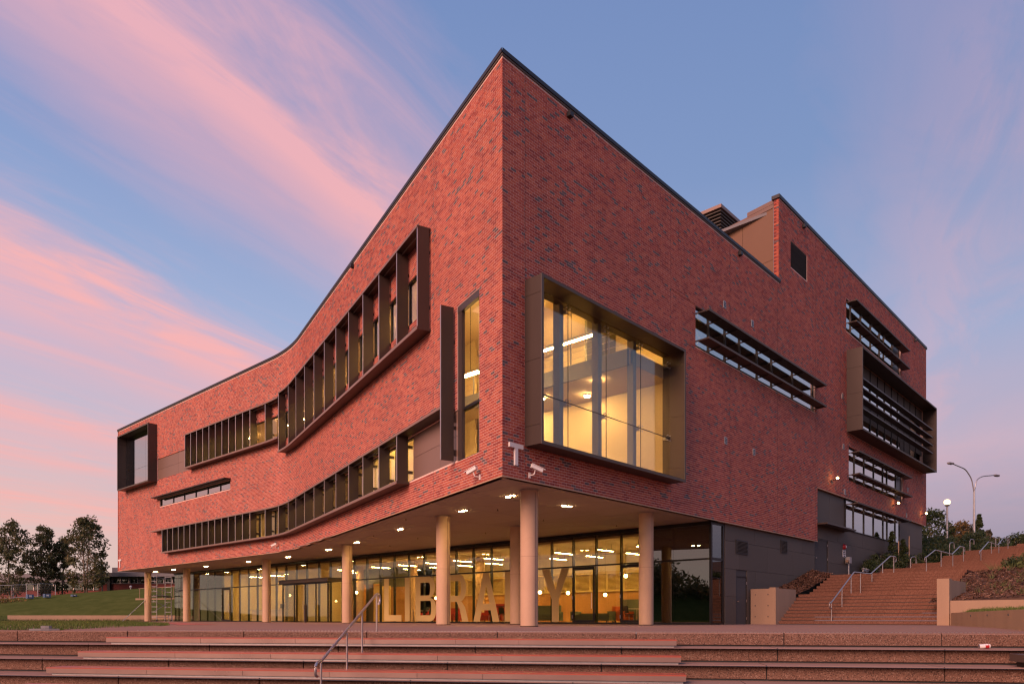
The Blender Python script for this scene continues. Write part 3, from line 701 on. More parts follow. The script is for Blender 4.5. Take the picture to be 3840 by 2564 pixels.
for k in range(11):
    x = 29.35+k*1.5
    obj('mullion', MB().box(x-.03, .06, 11.2, x+.03, .17, 15.85), 'black_metal', b2)
    if k < 10:
        obj('pane', MB().box(x+.03, .115, 11.22, x+1.47, .127, 12.5), 'glass_strip', b2); obj('pane', MB().box(x+.03, .115, 13.7, x+1.47, .127, 15.1), 'glass_strip', b2)
b3 = bay(PA, 47.1, 53.7, 11.14, 15.75, .68, [12.2, 13.6, 15.0], [49.4, 51.6])
for a, b in ((47.2, 49.4), (49.4, 51.6), (51.6, 53.6)):
    for c, d in ((11.22, 12.75), (12.75, 15.66)):
        mb = MB(); sweep(mb, PA, a+.008, b-.008, .0, .012, c+.008, d-.008); obj('pane', mb, 'glass_strip', b3)
obj('steel_mullion', MB().box(XF+.2, path(49.4)[1]-.06, 11, XF+.4, path(49.4)[1]+.06, 15.8).box(XF+.2, path(51.6)[1]-.06, 11, XF+.4, path(51.6)[1]+.06, 15.8), 'steel_blue', b3)
# ------------------------------------------------------------------ strip windows on the right-hand facade with horizontal sun blades
def strip_B(x0, x1, z0, z1, mull, blades, end=None, bx=None, blind=()):
    w = empty('strip_window', (x0, 0, z0), lib); xs = [x0]+mull+([x1] if end is None else [end])
    for i, (a, b) in enumerate(zip(xs[:-1], xs[1:])):
        obj('pane', MB().box(a+.02, .12, z0+.04, b-.02, .132, z1-.04), 'glass_strip', w)
        if i in blind: obj('blind', MB().box(a+.03, .2, z0+.05, b-.03, .22, z1-.05), 'blind_white', w)
    for m_ in xs: obj('mullion', MB().box(m_-.03, .07, z0, m_+.03, .16, z1), 'black_metal', w)
    obj('window_frame', MB().box(x0, .09, z0-.0, x1, .17, z0+.045).box(x0, .09, z1-.045, x1, .17, z1), 'black_metal', w)
    if end is not None: obj('end_pier', MB().box(end, .1, z0, x1, .24, z1), 'black_metal', w)
    for bz in blades:
        c, d = bx or (x0+.05, x1-.05)
        bl = obj('sun_blade', MB().hexa([(c, -.52, bz), (d, -.52, bz), (d, -.04, bz-.02), (c, -.04, bz-.02), (c, -.52, bz+.07), (d, -.52, bz+.07), (d, -.04, bz+.03), (c, -.04, bz+.03)]), 'bronze', w)
        obj('blade_edge', MB().box(c-.01, -.535, bz-.01, d+.01, -.521, bz+.08), 'charcoal_panel', bl)
        for m_ in xs: obj('blade_arm', MB().box(m_-.025, -.45, bz-.07, m_+.025, .1, bz-.021), 'bronze', bl)
    return w
strip_B(11.36, 24.30, 11.25, 12.93, [12.65, 14.14, 15.54, 17.36, 18.98, 21.5], [12.62, 11.50], bx=(11.5, 24.55), blind=(5, 6))
strip_B(29.17, 40.2, 17.03, 18.93, [30.22, 32.07, 33.98, 35.79, 36.7], [18.72, 17.5], end=38.6, bx=(29.35, 40.5), blind=(3,))
strip_B(29.6, 40.72, 8.37, 10.37, [30.9, 32.7, 34.6, 36.5, 37.4], [10.02, 8.72], end=39.4, bx=(29.8, 41.1), blind=(0, 3))
strip_B(29.34, 40.3, 5.46, 7.24, [30.75, 32.68, 34.57, 36.58, 37.46, 39.29], [6.98], bx=(29.6, 40.8), blind=(0, 1, 3))
louvre(lib, 21.05, 23.16, 17.92, 19.17, y=.06, n=22)
# ------------------------------------------------------------------ fin screens on the curved facade
fin_cache = {}
def fin(parent, s, z0, z1, dep=.5):
    key = (round(z1-z0, 3), dep)
    if key not in fin_cache:
        h = z1-z0; mb = MB().box(.07, -.028, 0, dep, .028, h)
        for f_ in (.22, .78): mb.box(-.14, -.05, h*f_-.06, .09, -.03, h*f_+.06)
        f_o = obj('fin', mb, 'bronze', parent, at=PA(s, 0, z0)); f_o.rotation_euler = (0, 0, rot_out(PA, s))
        e_o = obj('fin_edge', MB().box(dep+.001, -.034, .005, dep+.014, .034, h-.005), 'steel', f_o, at=PA(s, 0, z0))
        fin_cache[key] = (f_o, e_o)
    else:
        p_, q_ = fin_cache[key]; f_o = inst(p_, parent, PA(s, 0, z0), rot_out(PA, s))
        e_ = q_.copy(); COL.objects.link(e_); e_.parent = f_o; e_.location = (0, 0, 0)
def screen(sfin, z0, z1, shelf0, shelf1, bs0, bs1):
    sc_ = empty('fin_screen', PA((shelf0+shelf1)/2, 0, z0), lib)
    mb = MB(); sweep(mb, PA, shelf0, shelf1, .02, .52, z1, z1+.055); obj('shelf', mb, 'bronze', sc_)
    mb = MB(); sweep(mb, PA, bs0, bs1, .02, .52, z0-.09, z0); obj('shelf', mb, 'bronze', sc_)
    mb = MB(); sweep(mb, PA, shelf0, shelf1, .521, .535, z1-.02, z1+.065); sweep(mb, PA, bs0, bs1, .521, .535, z0-.10, z0+.01); obj('shelf_edge', mb, 'bronze_panel', sc_)
    for s in sfin: fin(sc_, s, z0, z1)
    mb = MB(); sweep(mb, PA, bs0, bs1, .30, .33, z1-.10, z1-.06); obj('tie_rail', mb, 'bronze', sc_)
    return sc_
F1 = [5.27, 7.3, 9.3, 11.33, 13.35, 15.37, 17.4, 19.4, 21.4, 23.4, 25.3, 27.2]
F2 = [29.15]+[31.1+k*.97 for k in range(11)]
F3 = [7.3, 9.3, 11.33, 13.35, 15.37, 17.4, 19.4, 21.4, 23.4, 25.3, 27.2, 29.15]+[31.1+k*.985 for k in range(15)]
screen(F1, 10.47, 13.95, 5.24, 27.25, 5.24, 27.25)
screen(F2, 11.35, 13.72, 27.3, 40.85, 27.3, 40.85)
screen(F3, 5.40, 7.10, 3.25, 47.1, 7.27, 45.0)
sc4 = empty('fin_screen', PA(3.2, 0, 5.4), lib); fin(sc4, 3.22, 5.42, 10.45, .52)
for a_, b_ in ((6.7, 6.95), (5.6, 5.8)): mb = MB(); sweep(mb, PA, 3.22, 3.26, -.1, .08, a_, b_); obj('fin_bracket', mb, 'bronze', sc4)
# window bands behind the fins
def strip_A(s0, s1, z0, z1, cuts, o=-.12, g_='glass_strip', dk=True):
    w = empty('strip_window', PA(s0, 0, z0), lib); ss = [s0]+cuts+[s1]
    for a, b in zip(ss[:-1], ss[1:]):
        mb = MB(); sweep(mb, PA, a+.025, b-.025, o-.006, o+.006, z0+.05, z1-.05); obj('pane', mb, g_, w)
    for s in ss: mb = MB(); sweep(mb, PA, s-.03, s+.03, o-.06, o+.05, z0, z1); obj('mullion', mb, 'black_metal', w)
    mb = MB(); sweep(mb, PA, s0, s1, o-.06, o+.055, z0, z0+.05); sweep(mb, PA, s0, s1, o-.06, o+.055, z1-.05, z1); obj('window_frame', mb, 'black_metal', w); return w
strip_A(7.05, 45.0, 5.42, 7.08, [9.0+2*k for k in range(18)], g_='glass_clear')
strip_A(5.6, 41.0, 11.28, 12.95, [7.5+2*k for k in range(17)], g_='glass_clear')
strip_A(34.8, 46.6, 9.12, 9.72, [36.43, 38.37, 40.32, 42.27, 44.23], g_='glass_strip')
mb = MB(); sweep(mb, PA, 34.7, 47.1, -.02, .5, 9.78, 9.84); sweep(mb, PA, 34.7, 46.9, .25, .3, 9.70, 9.75); obj('window_hood', mb, 'bronze', lib)
wt = strip_A(1.47, 3.06, 5.40, 10.43, [], o=-.16, g_='glass_clear')
mb = MB(); sweep(mb, PA, 1.5, 3.03, -.22, -.08, 7.0, 7.09); obj('transom', mb, 'black_metal', wt)
mb = MB(); sweep(mb, PA, 2.78, 3.05, -.14, -.02, 5.42, 10.42); sweep(mb, PA, 1.48, 3.05, -.13, -.01, 10.2, 10.42); obj('window_jamb', mb, 'bronze', wt)
def clad_A(s0, s1, z0, z1, sc_, zc_, mat):
    c_ = empty('cladding', PA(s0, 0, z0), lib); mb = MB(); sweep(mb, PA, s0, s1, -.14, -.08, z0, z1); obj('cladding_backing', mb, 'joint', c_)
    ss = [s0]+sc_+[s1]; zs = [z0]+zc_+[z1]
    for a, b in zip(ss[:-1], ss[1:]):
        for c, d in zip(zs[:-1], zs[1:]): mb = MB(); sweep(mb, PA, a+.006, b-.006, -.08, -.04, c+.006, d-.006); obj('cladding_panel', mb, mat, c_)
clad_A(3.1, 7.0, 5.43, 7.07, [4.55], [6.25], 'bronze_panel')
clad_A(41.05, 47.05, 11.29, 12.94, [43.2], [12.1], 'bronze_panel')
# ------------------------------------------------------------------ roof level: panelled return wall and plant louvres
rp = empty('roof_return', (19.85, .26, TOP), lib); dv = np.array([.179, .984]); nv = np.array([-.984, .179])
def RP(t, o, z): p = np.array([19.84, .25])+dv*t+nv*o; return (p[0], p[1], z)
ts = [.02, 1.9, 4.6, 7.4, 10.2]
for a, b in zip(ts[:-1], ts[1:]):
    for c, d in ((TOP-.4, 17.95), (17.95, HI-.42)):
        mb = MB(); sweep(mb, RP, a+.008, b-.008, 0, .03, c+.008, d-.008); obj('cladding_panel', mb, 'roof_panel', rp)
mb = MB(); sweep(mb, RP, .0, 10.2, -.25, -.005, TOP-.5, HI-.42); obj('cladding_backing', mb, 'joint', rp)
mb = MB(); sweep(mb, RP, -.02, 10.3, -.3, .06, HI-.42, HI-.24); sweep(mb, RP, -.2, 1.6, -.3, .07, HI-.235, HI-.03); obj('coping', mb, 'bronze_panel', rp)
mb = MB(); sweep(mb, RP, -.01, .11, .005, .05, TOP-.2, HI-.43); obj('edge_trim', mb, 'steel_blue', rp)
pl = empty('plant_louvres', (25.4, 6, HI), lib)
obj('plant_core', MB().box(25.7, 6.3, HI-.5, 29, 12.0, 24.9), 'dark_louver', pl); obj('plant_cap', MB().box(25.3, 5.9, 24.9, 29.3, 12.3, 25.1), 'bronze_panel', pl)
b0 = None
for k in range(14):
    z = 22.0+k*.21
    if b0 is None: b0 = obj('louvre_blade', MB().hexa([(25.36, 5.96, z), (29.2, 5.96, z), (29.2, 12.2, z), (25.36, 12.2, z), (25.36, 5.96, z+.05), (29.2, 5.96, z+.05), (29.2, 12.2, z+.05), (25.36, 12.2, z+.05)]), 'charcoal_panel', pl, at=(0, 0, 0))
    else: inst(b0, pl, (0, 0, .21*k))

# ================================================================== GROUND AND STEPS
EO = np.array([-4.88, -.47]); EE = np.array([.549, -.836]); EN = np.array([-.836, -.549])   # terrace edge: point, direction to the right, direction down to the viewer
def T(s, t, z): p = EO+EE*s+EN*t; return (p[0], p[1], z)
ZE = -.05
mb = MB()
mb.add([T(-60, 9, -1.75), T(60, 9, -1.75), T(60, 400, -1.75), T(-60, 400, -1.75)], [(0, 1, 2, 3)]); struct('ground', mb, 'paving')
mb = MB(); mb.add([T(-22, .01, ZE), T(22, .01, ZE), T(22, -6, 0), T(-22, -6, 0)], [(0, 1, 2, 3)])
mb.add([T(-22, -6, 0), T(22, -6, 0), (60, -12, 0), (60, 62, 0), (-2, 62, 0)], [(0, 1, 2, 3, 4)]); plaza = struct('plaza', mb, 'paving')
# saw-cut joints in the paving: slabs laid proud of the sheet where they can be told apart
pk = random.Random(4)
for i in range(-6, 6):
    for j in range(2):
        a, b = i*3.15-.2+.01, (i+1)*3.15-.2-.01; t0, t1 = -.05-j*2.95, -.05-(j+1)*2.95+.02
        z0, z1 = ZE*(1+t0/6)+.006, ZE*(1+t1/6)+.006
        mbb = MB().add([T(a, t0, z0), T(b, t0, z0), T(b, t1, z1), T(a, t1, z1), T(a, t0, z0-.02), T(b, t0, z0-.02), T(b, t1, z1-.02), T(a, t1, z1-.02)], [(0, 1, 2, 3), (0, 4, 5, 1), (1, 5, 6, 2), (2, 6, 7, 3), (3, 7, 4, 0)])
        obj('paving_slab', mbb, 'paving', plaza)
# tactile strip along the top edge
mb = MB()
for k in range(250):
    s = -6.3+k*.085; x, y, z = T(s, -.10, ZE+.006); mb.cyl(x, y, z, z+.012, .022, 6)
    x, y, z = T(s+.04, -.18, ZE+.006); mb.cyl(x, y, z, z+.012, .022, 6)
o = obj('tactile_studs', mb, 'steel', plaza); o['kind'] = 'stuff'
# terrace of precast seating steps
ter = tag(empty('terrace_steps', T(0, 0, ZE)), None, None, None, 'structure')
RISE, TREAD = .295, .96; JOFF = [-.2, -.51, -.89, -1.38, -1.7, -2.0]
for r in range(6):
    t = r*TREAD; z = ZE-r*RISE
    mb = MB().add([T(-24, t-.01, z-RISE-.01), T(24, t-.01, z-RISE-.01), T(24, t+TREAD+.2, z-RISE-.01), T(-24, t+TREAD+.2, z-RISE-.01), T(24, t-.01, z-.02), T(-24, t-.01, z-.02)], [(0, 1, 2, 3), (0, 1, 4, 5)])
    obj('step_bed', mb, 'joint', ter)
    if r > 4: continue
    for k in range(-5, 7):
        a, b = JOFF[r]+k*3.15+.012, JOFF[r]+(k+1)*3.15-.012
        j_ = pk.uniform(-.006, .006)
        def hx(s0, s1, t0, t1, z0, z1): return [T(s0, t1, z0), T(s1, t1, z0), T(s1, t0, z0), T(s0, t0, z0), T(s0, t1, z1), T(s1, t1, z1), T(s1, t0, z1), T(s0, t0, z1)]
        c = .012   # worn, chamfered nosing
        t0, t1 = t-TREAD+.05 if r else t-.45, t+.035+j_
        zb, zt = z-RISE+.035, z-(.004 if r == 0 else 0)
        vs = [T(a, t1, zb), T(b, t1, zb), T(b, t0, zb), T(a, t0, zb), T(a, t1, zt-c), T(b, t1, zt-c), T(b, t1-c, zt), T(a, t1-c, zt), T(b, t0, zt), T(a, t0, zt)]
        ob_ = obj('step_block', MB().add(vs, [(0, 1, 5, 4), (4, 5, 6, 7), (7, 6, 8, 9), (1, 2, 8, 6, 5), (0, 4, 7, 9, 3), (3, 2, 1, 0), (2, 3, 9, 8)]), 'aggregate', ter)
        ob_.data.materials.append(MATS['tread']); ob_.data.polygons[1].material_index = 1; ob_.data.polygons[2].material_index = 1
# long benches on the treads
bl_ = ['highest of the three long low benches on the terrace steps', 'middle of the three long low benches on the terrace steps', 'lowest fully visible long low bench on the terrace steps', 'bench at the bottom edge of the picture, mostly cut off']
for r in range(4):
    t = (r+1)*TREAD; z = ZE-(r+1)*RISE; s0, s1 = -6.35+.05*r, 6.93+.03*r
    bt = thing('bench', bl_[r], 'bench', T(0, t-.2, z), 'long benches on the terrace')
    obj('base', MB().hexa([T(s0+.1, t-.03, z), T(s1-.05, t-.03, z), T(s1-.05, t-.5, z), T(s0+.1, t-.5, z), T(s0+.1, t-.03, z+.045), T(s1-.05, t-.03, z+.045), T(s1-.05, t-.5, z+.045), T(s0+.1, t-.5, z+.045)]), 'galv', bt)
    cuts = [s0, -3.9, -1.55-.1*r, .1, 2.2-.15*r, 3.6-.2*r, s1]
    for a, b in zip(cuts[:-1], cuts[1:]): obj('front_board', MB().hexa([T(a+.004, t+.02, z+.045), T(b-.004, t+.02, z+.045), T(b-.004, t-.02, z+.045), T(a+.004, t-.02, z+.045), T(a+.004, t+.02, z+.142), T(b-.004, t+.02, z+.142), T(b-.004, t-.02, z+.142), T(a+.004, t-.02, z+.142)]), 'bench_board', bt)
    for q in range(5): obj('seat_slat', MB().hexa([T(s0, t+.018-q*.105, z+.142), T(s1, t+.018-q*.105, z+.142), T(s1, t-.075-q*.105, z+.142), T(s0, t-.075-q*.105, z+.142), T(s0, t+.018-q*.105, z+.165), T(s1, t+.018-q*.105, z+.165), T(s1, t-.075-q*.105, z+.165), T(s0, t-.075-q*.105, z+.165)]), 'bench_top', bt)
bt = thing('bench', 'dark brown end of a bench at the right edge of the terrace', 'bench', T(14.6, 2*TREAD, ZE-2*RISE))
s0, t, z = 13.05, 2*TREAD, ZE-2*RISE
obj('seat', MB().hexa([T(s0, t+.03, z+.1), T(s0+6, t+.03, z+.1), T(s0+6, t-.5, z+.1), T(s0, t-.5, z+.1), T(s0, t+.03, z+.24), T(s0+6, t+.03, z+.24), T(s0+6, t-.5, z+.24), T(s0, t-.5, z+.24)]), 'dark_timber', bt)
obj('base', MB().hexa([T(s0+.1, t-.02, z), T(s0+6, t-.02, z), T(s0+6, t-.45, z), T(s0+.1, t-.45, z), T(s0+.1, t-.02, z+.1), T(s0+6, t-.02, z+.1), T(s0+6, t-.45, z+.1), T(s0+.1, t-.45, z+.1)]), 'black_metal', bt)
# handrail down the terrace
def bend(pts, r=.07, n=4):
    out = [Vector(pts[0])]
    for a, b, c in zip(pts[:-2], pts[1:-1], pts[2:]):
        a, b, c = Vector(a), Vector(b), Vector(c); p = b+(a-b).normalized()*min(r, (a-b).length*.45); q = b+(c-b).normalized()*min(r, (c-b).length*.45)
        for i in range(n+1):
            f = i/n; out.append((p*(1-f)+b*f)*(1-f)+(b*(1-f)+q*f)*f)
    out.append(Vector(pts[-1])); return out
hr = thing('handrail', 'stainless steel handrail with looped ends running down the terrace steps', 'handrail', (-5.1, -2.4, -.6))
def RT(dep, x): r_ = x; return (-15.456+.7351*dep+.6779*r_, -14.634+.6779*dep-.7351*r_)
hp = [(17.42, -3.218, ZE, .84), (16.1, -3.294, ZE-2*RISE, .40), (15.0, -3.38, ZE-3*RISE, -.01), (13.54, -3.53, ZE-5*RISE, -.53)]
tops = []
for dep, r_, zb, zt in hp:
    x, y = RT(dep, r_); obj('post', MB().tube([(x, y, zb), (x, y, zt-.02)], .021, 10), 'steel', hr, True); tops.append(Vector((x, y, zt)))
d_ = (tops[0]-tops[3]); d_.z = 0; d_.normalize(); up = Vector((0, 0, 1))
a, b = tops[0], tops[3]
pts = [a+d_*.16-up*.22, a+d_*.26-up*.22, a+d_*.30-up*.10, a+d_*.24, a+d_*.0+up*.01, b, b-d_*.18+up*.0, b-d_*.30-up*.06, b-d_*.30-up*.24, b-d_*.2-up*.26]
obj('rail', MB().tube(bend(pts, .09), .026, 10), 'steel', hr, True)
# crushed drink can, loose stones by the lawn
cn = thing('drink_can', 'small crushed white and red drink can lying on the step', 'can', T(12.95, .62, ZE-RISE))
x, y, z = T(12.9, .55, ZE-RISE+.045); e3 = Vector((EE[0], EE[1], .05))
obj('can_body', MB().tube([Vector((x, y, z)), Vector((x, y, z))+e3*.07, Vector((x, y, z+.004))+e3*.13, Vector((x, y, z))+e3*.19], .045, 14), 'white_paint', cn, True)
obj('can_print', MB().tube([Vector((x, y, z))+e3*.10, Vector((x, y, z))+e3*.17], .0465, 14), 'red_paint', cn, True)
obj('can_rim', MB().tube([Vector((x, y, z))-e3*.008, Vector((x, y, z))+e3*.006], .040, 14), 'steel', cn, True)
for k, (px, py, w, h, lb) in enumerate(((-9.72, 7.16, .42, .05, 'wide flat grey stone slab lying at the lawn corner'), (-9.68, 7.12, .17, .07, 'small grey stone sitting on top of the flat slab'))):
    z = (ZE+.0 if k == 0 else ZE+.055); mb = MB(); n = 9; rr = random.Random(k+2)
    pts = [(px+EE[0]*w*math.cos(2*math.pi*i/n)*rr.uniform(.8, 1.1)+EN[0]*w*.45*math.sin(2*math.pi*i/n), py+EE[1]*w*math.cos(2*math.pi*i/n)*rr.uniform(.8, 1.1)+EN[1]*w*.45*math.sin(2*math.pi*i/n)) for i in range(n)]
    mb.prism(pts[::-1] if False else pts, z, z+h); tag(obj('stone', mb, 'far_grey'), lb, 'stone', 'stones by the lawn')
# ------------------------------------------------------------------ stairs up the hill, beside the right-hand facade
st = tag(empty('stairs', (17, -4, 0)), None, None, None, 'structure')
prof = []   # (x of riser, z top)
def flight(x0, z0, n, rise, tread):
    for k in range(n): prof.append((x0+k*tread, z0+(k+1)*rise))
    return z0+n*rise
z = flight(16.95, 0, 9, .156, .29); z = flight(21.0, z, 7, .16, .46); z = flight(31.0, z, 5, .152, .45); z = flight(37.8, z, 4, .17, .45)
z = flight(45.6, z, 6, .178, .45); z = flight(52.6, z, 5, .164, .42); z = flight(64.0, z, 7, .16, .3); z = flight(78.5, z, 9, .16, .28)
cache = {}
ends = [p[0] for p in prof[1:]]+[95.]
for i, ((x, zt), xe) in enumerate(zip(prof, ends)):
    zp = prof[i-1][1] if i else 0.
    ys = [-1.08, -3.15, -5.25, -7.48] if i < 9 else [-.95, -3.05, -5.15, -7.1]
    if x > 28: ys = [-.95, -3.05, -5.15, -7.25, -9.6]
    for a, b in zip(ys[:-1], ys[1:]):
        key = (round(xe-x, 2), round(zt-zp, 3), round(b-a, 2))
        if key not in cache:
            h = zt-zp; l = xe-x+.04
            cache[key] = obj('step_block', MB().box(0, 0, -h+.03, l, b-a-.012, 0), 'aggregate_stair', st, at=(x, a-.006, zt))
        else: inst(cache[key], st, (x, a-.006, zt))
    obj('shadow_gap', MB().box(x+.02, ys[-1], zp-.02, x+.06, ys[0], zp+.02), 'joint', st)
def zst(x):
    z = 0.
    for a, b in prof:
        if x >= a: z = b
    return z
# cheek walls, pillars, retaining walls (concrete)
def wall_thing(label, boxes, loc, extra=None, name='retaining_wall'):
    w = thing(name, label, 'wall', loc)
    for nm, mb in boxes: obj(nm, mb, 'concrete', w)
    if extra: extra(w)
    return w
def ties(w):
    mb = MB()
    for y in (-.12, -.72):
        for z in (.35, .85, 1.35): mb.sph((16.672, y, z), .03, 8, 4, (.25, 1, 1))
    obj('form_tie_hole', mb, 'joint', w)
wall_thing('concrete wall with form tie holes and pillar at the foot of the stairs by the building', [('wall_face', MB().box(16.68, -.80, -.05, 16.9, .1, 1.61)), ('pillar', MB().box(16.62, -1.1, -.05, 16.95, -.805, 1.66)), ('cheek', MB().box(16.955, -1.1, -.05, 18.9, -.94, 1.62))], (16.7, -.5, 0), ties)
wall_thing('tall concrete pillar ending the wall right of the stairs', [('pillar', MB().box(16.55, -7.92, -.05, 16.95, -7.5, 1.80)), ('cheek', MB().box(16.955, -7.9, -.05, 19.5, -7.52, 1.76))], (16.7, -7.7, 0))
wall_thing('upper concrete retaining wall holding the mulch bed', [('wall_face', MB().box(16.66, -30, -.05, 16.9, -7.925, .95))], (16.8, -12, 0))
def low(s): a = np.array([16.6, -7.97]); b = np.array([5.35, -11.81]); return a+(b-a)*s
a, b = low(0), low(2.6); dn = np.array([.32, -.947])
def ties2(w):
    mb = MB()
    for s_ in (.38, .62, .86, 1.1): p = low(s_)-dn*.002; mb.sph((p[0], p[1], .36), .03, 8, 4)
    obj('form_tie_hole', mb, 'joint', w)
wall_thing('low concrete retaining wall angling toward the viewer at the right', [('wall_face', MB().hexa([(a[0], a[1], -.08), (b[0], b[1], -.1), (b[0]+dn[0]*.25, b[1]+dn[1]*.25, -.1), (a[0]+dn[0]*.25, a[1]+dn[1]*.25, -.08), (a[0], a[1], .48), (b[0], b[1], .48), (b[0]+dn[0]*.25, b[1]+dn[1]*.25, .48), (a[0]+dn[0]*.25, a[1]+dn[1]*.25, .48)]))], (a[0], a[1], 0), ties2)
# ------------------------------------------------------------------ terrain sheets
def grid(fn, us, vs_):
    mb = MB(); n = len(vs_)
    vv = [fn(u_, v_) for u_ in us for v_ in vs_]
    mb.add(vv, [(i*n+j, (i+1)*n+j, (i+1)*n+j+1, i*n+j+1) for i in range(len(us)-1) for j in range(n-1)]); return mb
nr = np.random.RandomState(9)
# mulch bed right of the stairs, climbing the hill
def hz(x): 
    return np.interp(x, [16.9, 18.5, 21, 24.2, 31, 33, 37.8, 39.6, 45.6, 48.3, 52.6, 54.7, 64, 66.1, 78.5, 81, 100, 200], [.92, 1.25, 1.75, 2.6, 2.85, 3.3, 3.45, 3.95, 4.1, 5.0, 5.1, 5.85, 6.0, 6.9, 7.05, 8.4, 8.8, 12])
bump = {}
def bz(i, j, a): return nr.uniform(-a, a)
us = np.concatenate([np.linspace(16.9, 26, 30), np.linspace(27, 60, 20)]); vvs = np.concatenate([np.linspace(-7.12, -14, 20), [-18, -30]])
struct('garden_bed', grid(lambda x, y: (x, max(y, -7.08) if False else y, (.90 if x < 17 else hz(x)-.18*min(1, (x-16.9)/3)+min(.5, .06*(-7.1-y)))+bz(x, y, .025)), us, vvs), 'soil')
# bed between stairs and building
us = np.concatenate([np.linspace(18.8, 24.3, 14), np.linspace(29.6, 80, 40)])
def bedL(x, y):
    return (x, y, (hz(x) if x > 18 else 1.2)-.02+bz(x, y, .02)+(.25*(y+.9) if x < 25 else .12*(y+.9)*min(1, (x-29)/3)))
struct('garden_bed', grid(bedL, np.linspace(18.85, 24.25, 14), np.linspace(-.93, .14, 5)), 'soil')
struct('garden_bed', grid(lambda x, y: (x, y, zst(x)-.03+bz(x, y, .02)+.05), np.linspace(30.2, 46, 24), np.linspace(-.94, .14, 4)), 'soil')
struct('landing', MB().box(24.25, -.96, 2.3, 30.2, .14, 2.52), 'aggregate_stair')
struct('hillside', grid(lambda x, y: (x, y, hz(x)-.25+(.02*(y-2) if y > 2 else 0)), np.concatenate([np.linspace(47.2, 100, 14), [130, 200]]), np.array([-60, -30, -10, -7, -3, -.9, 1, 5, 12, 24, 60, 120.])), 'grass_ground')
struct('hillside', grid(lambda x, y: (x, y, hz(x)-.25), np.concatenate([np.linspace(60, 100, 8), [130, 200]]), np.array([-60, -30, -14, -9.8])), 'grass_ground')
# grass wedge between the two right-hand walls
mb = MB(); n = 14
for i in range(n):
    for q in (i/n, (i+1)/n):
        p = low(.04+q*2.5)+dn*.24; mb.v += [(p[0], p[1], .45), (16.67, min(p[1]-.3, -8.0-2.2*q*6), .62+.25*q)]
    k = 4*i; mb.f.append((k, k+1, k+3, k+2))
struct('lawn', mb, 'grass_ground')
# left lawn, low wall, grassed mound, far ground
lawn_edge = [T(-26, -.25, ZE+.012)[:2], T(-8.6, -.25, 0)[:2], (-9.2, 7.3), (-6.9, 9.9), (-4.9, 11.8), (-3.3, 15.0), (-.8, 21.5), (2.6, 33), (6.4, 46), (7.6, 53), (6, 56), (14, 61), (4, 71), (-30, 105), (-60, 60)]
mb = MB(); mb.add([(x, y, .006 if i > 3 else -.035) for i, (x, y) in enumerate(lawn_edge)], [tuple(range(len(lawn_edge)))]); struct('lawn', mb, 'grass_ground')
struct('brick_paving', MB().add([(-3.2, 14.6, .010), (-2.2, 17.0, .010), (3.1, 33, .010), (4.6, 33, .010), (-.4, 17, .010)], [(0, 4, 3, 2, 1)]), 'red_paving')
lw = thing('retaining_wall', 'low concrete wall along the foot of the grassy mound', 'wall', (9, 65, 0)); wa, wb = np.array([4.0, 70.5]), np.array([16.5, 57.0]); wd_ = (wb-wa)/np.linalg.norm(wb-wa); wn = np.array([wd_[1], -wd_[0]])*-1
def Q(s, t, z): p = wa+wd_*s+wn*t; return (p[0], p[1], z)
obj('wall_face', MB().hexa([Q(-.0, -.3, -.05), Q(18, -.3, -.05), Q(18, 0, -.05), Q(0, 0, -.05), Q(0, -.3, .58), Q(18, -.3, .58), Q(18, 0, .58), Q(0, 0, .58)]), 'concrete', lw)
if wn[0]*.7351+wn[1]*.6779 < 0: wn = -wn
def crest(s): return np.interp(s, [-60, -14.7, 1.2, 15, 40], [1.7, 2.65, 4.03, 5.0, 5.4])
def mound(s, t):
    f = min(1., t/24.); return Q(s, t, .5+(crest(s)-.5)*(math.sin(f*math.pi/2)**.9)+(.0 if t < 1 else nr.uniform(-.02, .02))-(.0 if t < 25 else .02*(t-25)*0))
struct('mound', grid(mound, np.linspace(-40, 34, 50), np.array([0, 1.5, 3, 5, 8, 11, 14, 17, 20, 22, 24, 27, 32, 45])), 'grass_ground')
struct('far_ground', MB().add([(-400, 60, -.3), (60, 60, -.3), (900, 900, 3.5), (-900, 900, 3.5)], [(0, 1, 2, 3)]), 'grass_ground')
struct('far_ground', MB().add([(80, -200, 6.5), (900, -600, 8), (900, 900, 8), (60, 60, 6.5)], [(0, 1, 2, 3)]), 'grass_ground')
struct('far_ground', MB().add([T(-800, -.5, -1.9), T(800, -.5, -1.9), T(800, 900, -1.9), T(-800, 900, -1.9)], [(0, 1, 2, 3)]), 'paving')

# ================================================================== INTERIOR OF THE GROUND FLOOR (parts of the library)
inn = empty('interior', (20, 20, 0), lib)
obj('floor', MB().box(XG+.1, .3, .0, 29.9, 54.0, .03), 'carpet', inn)
obj('ceiling', MB().box(XG+.14, .3, 4.05, 29.9, 54.0, 4.15), 'ceiling', inn)
obj('end_wall', MB().box(XG+.1, 54.03, .0, 30, 54.2, SOF), 'far_brick', inn)
obj('partition', MB().box(XG+.2, 3.40, .03, 24, 3.44, 4.05), 'plaster', inn)
obj('partition', MB().box(16.8, .32, .03, 16.9, 3.38, 4.05).box(XG+.3, 3.36, .03, 16.8, 3.395, 4.05), 'dim_wall', inn)
obj('partition', MB().box(XG+.2, 34.5, .03, 22, 34.56, 4.05).box(XG+.2, 44.66, .03, 22, 44.72, 4.05).box(17.0, 34.56, .03, 17.1, 44.66, 4.05), 'plaster', inn)
obj('partition', MB().box(19.0, 44.8, .03, 19.1, 54, 4.05), 'dim_wall', inn)
obj('partition', MB().box(18.6, 26.5, .03, 18.7, 34.5, 4.05), 'dim_wall', inn)
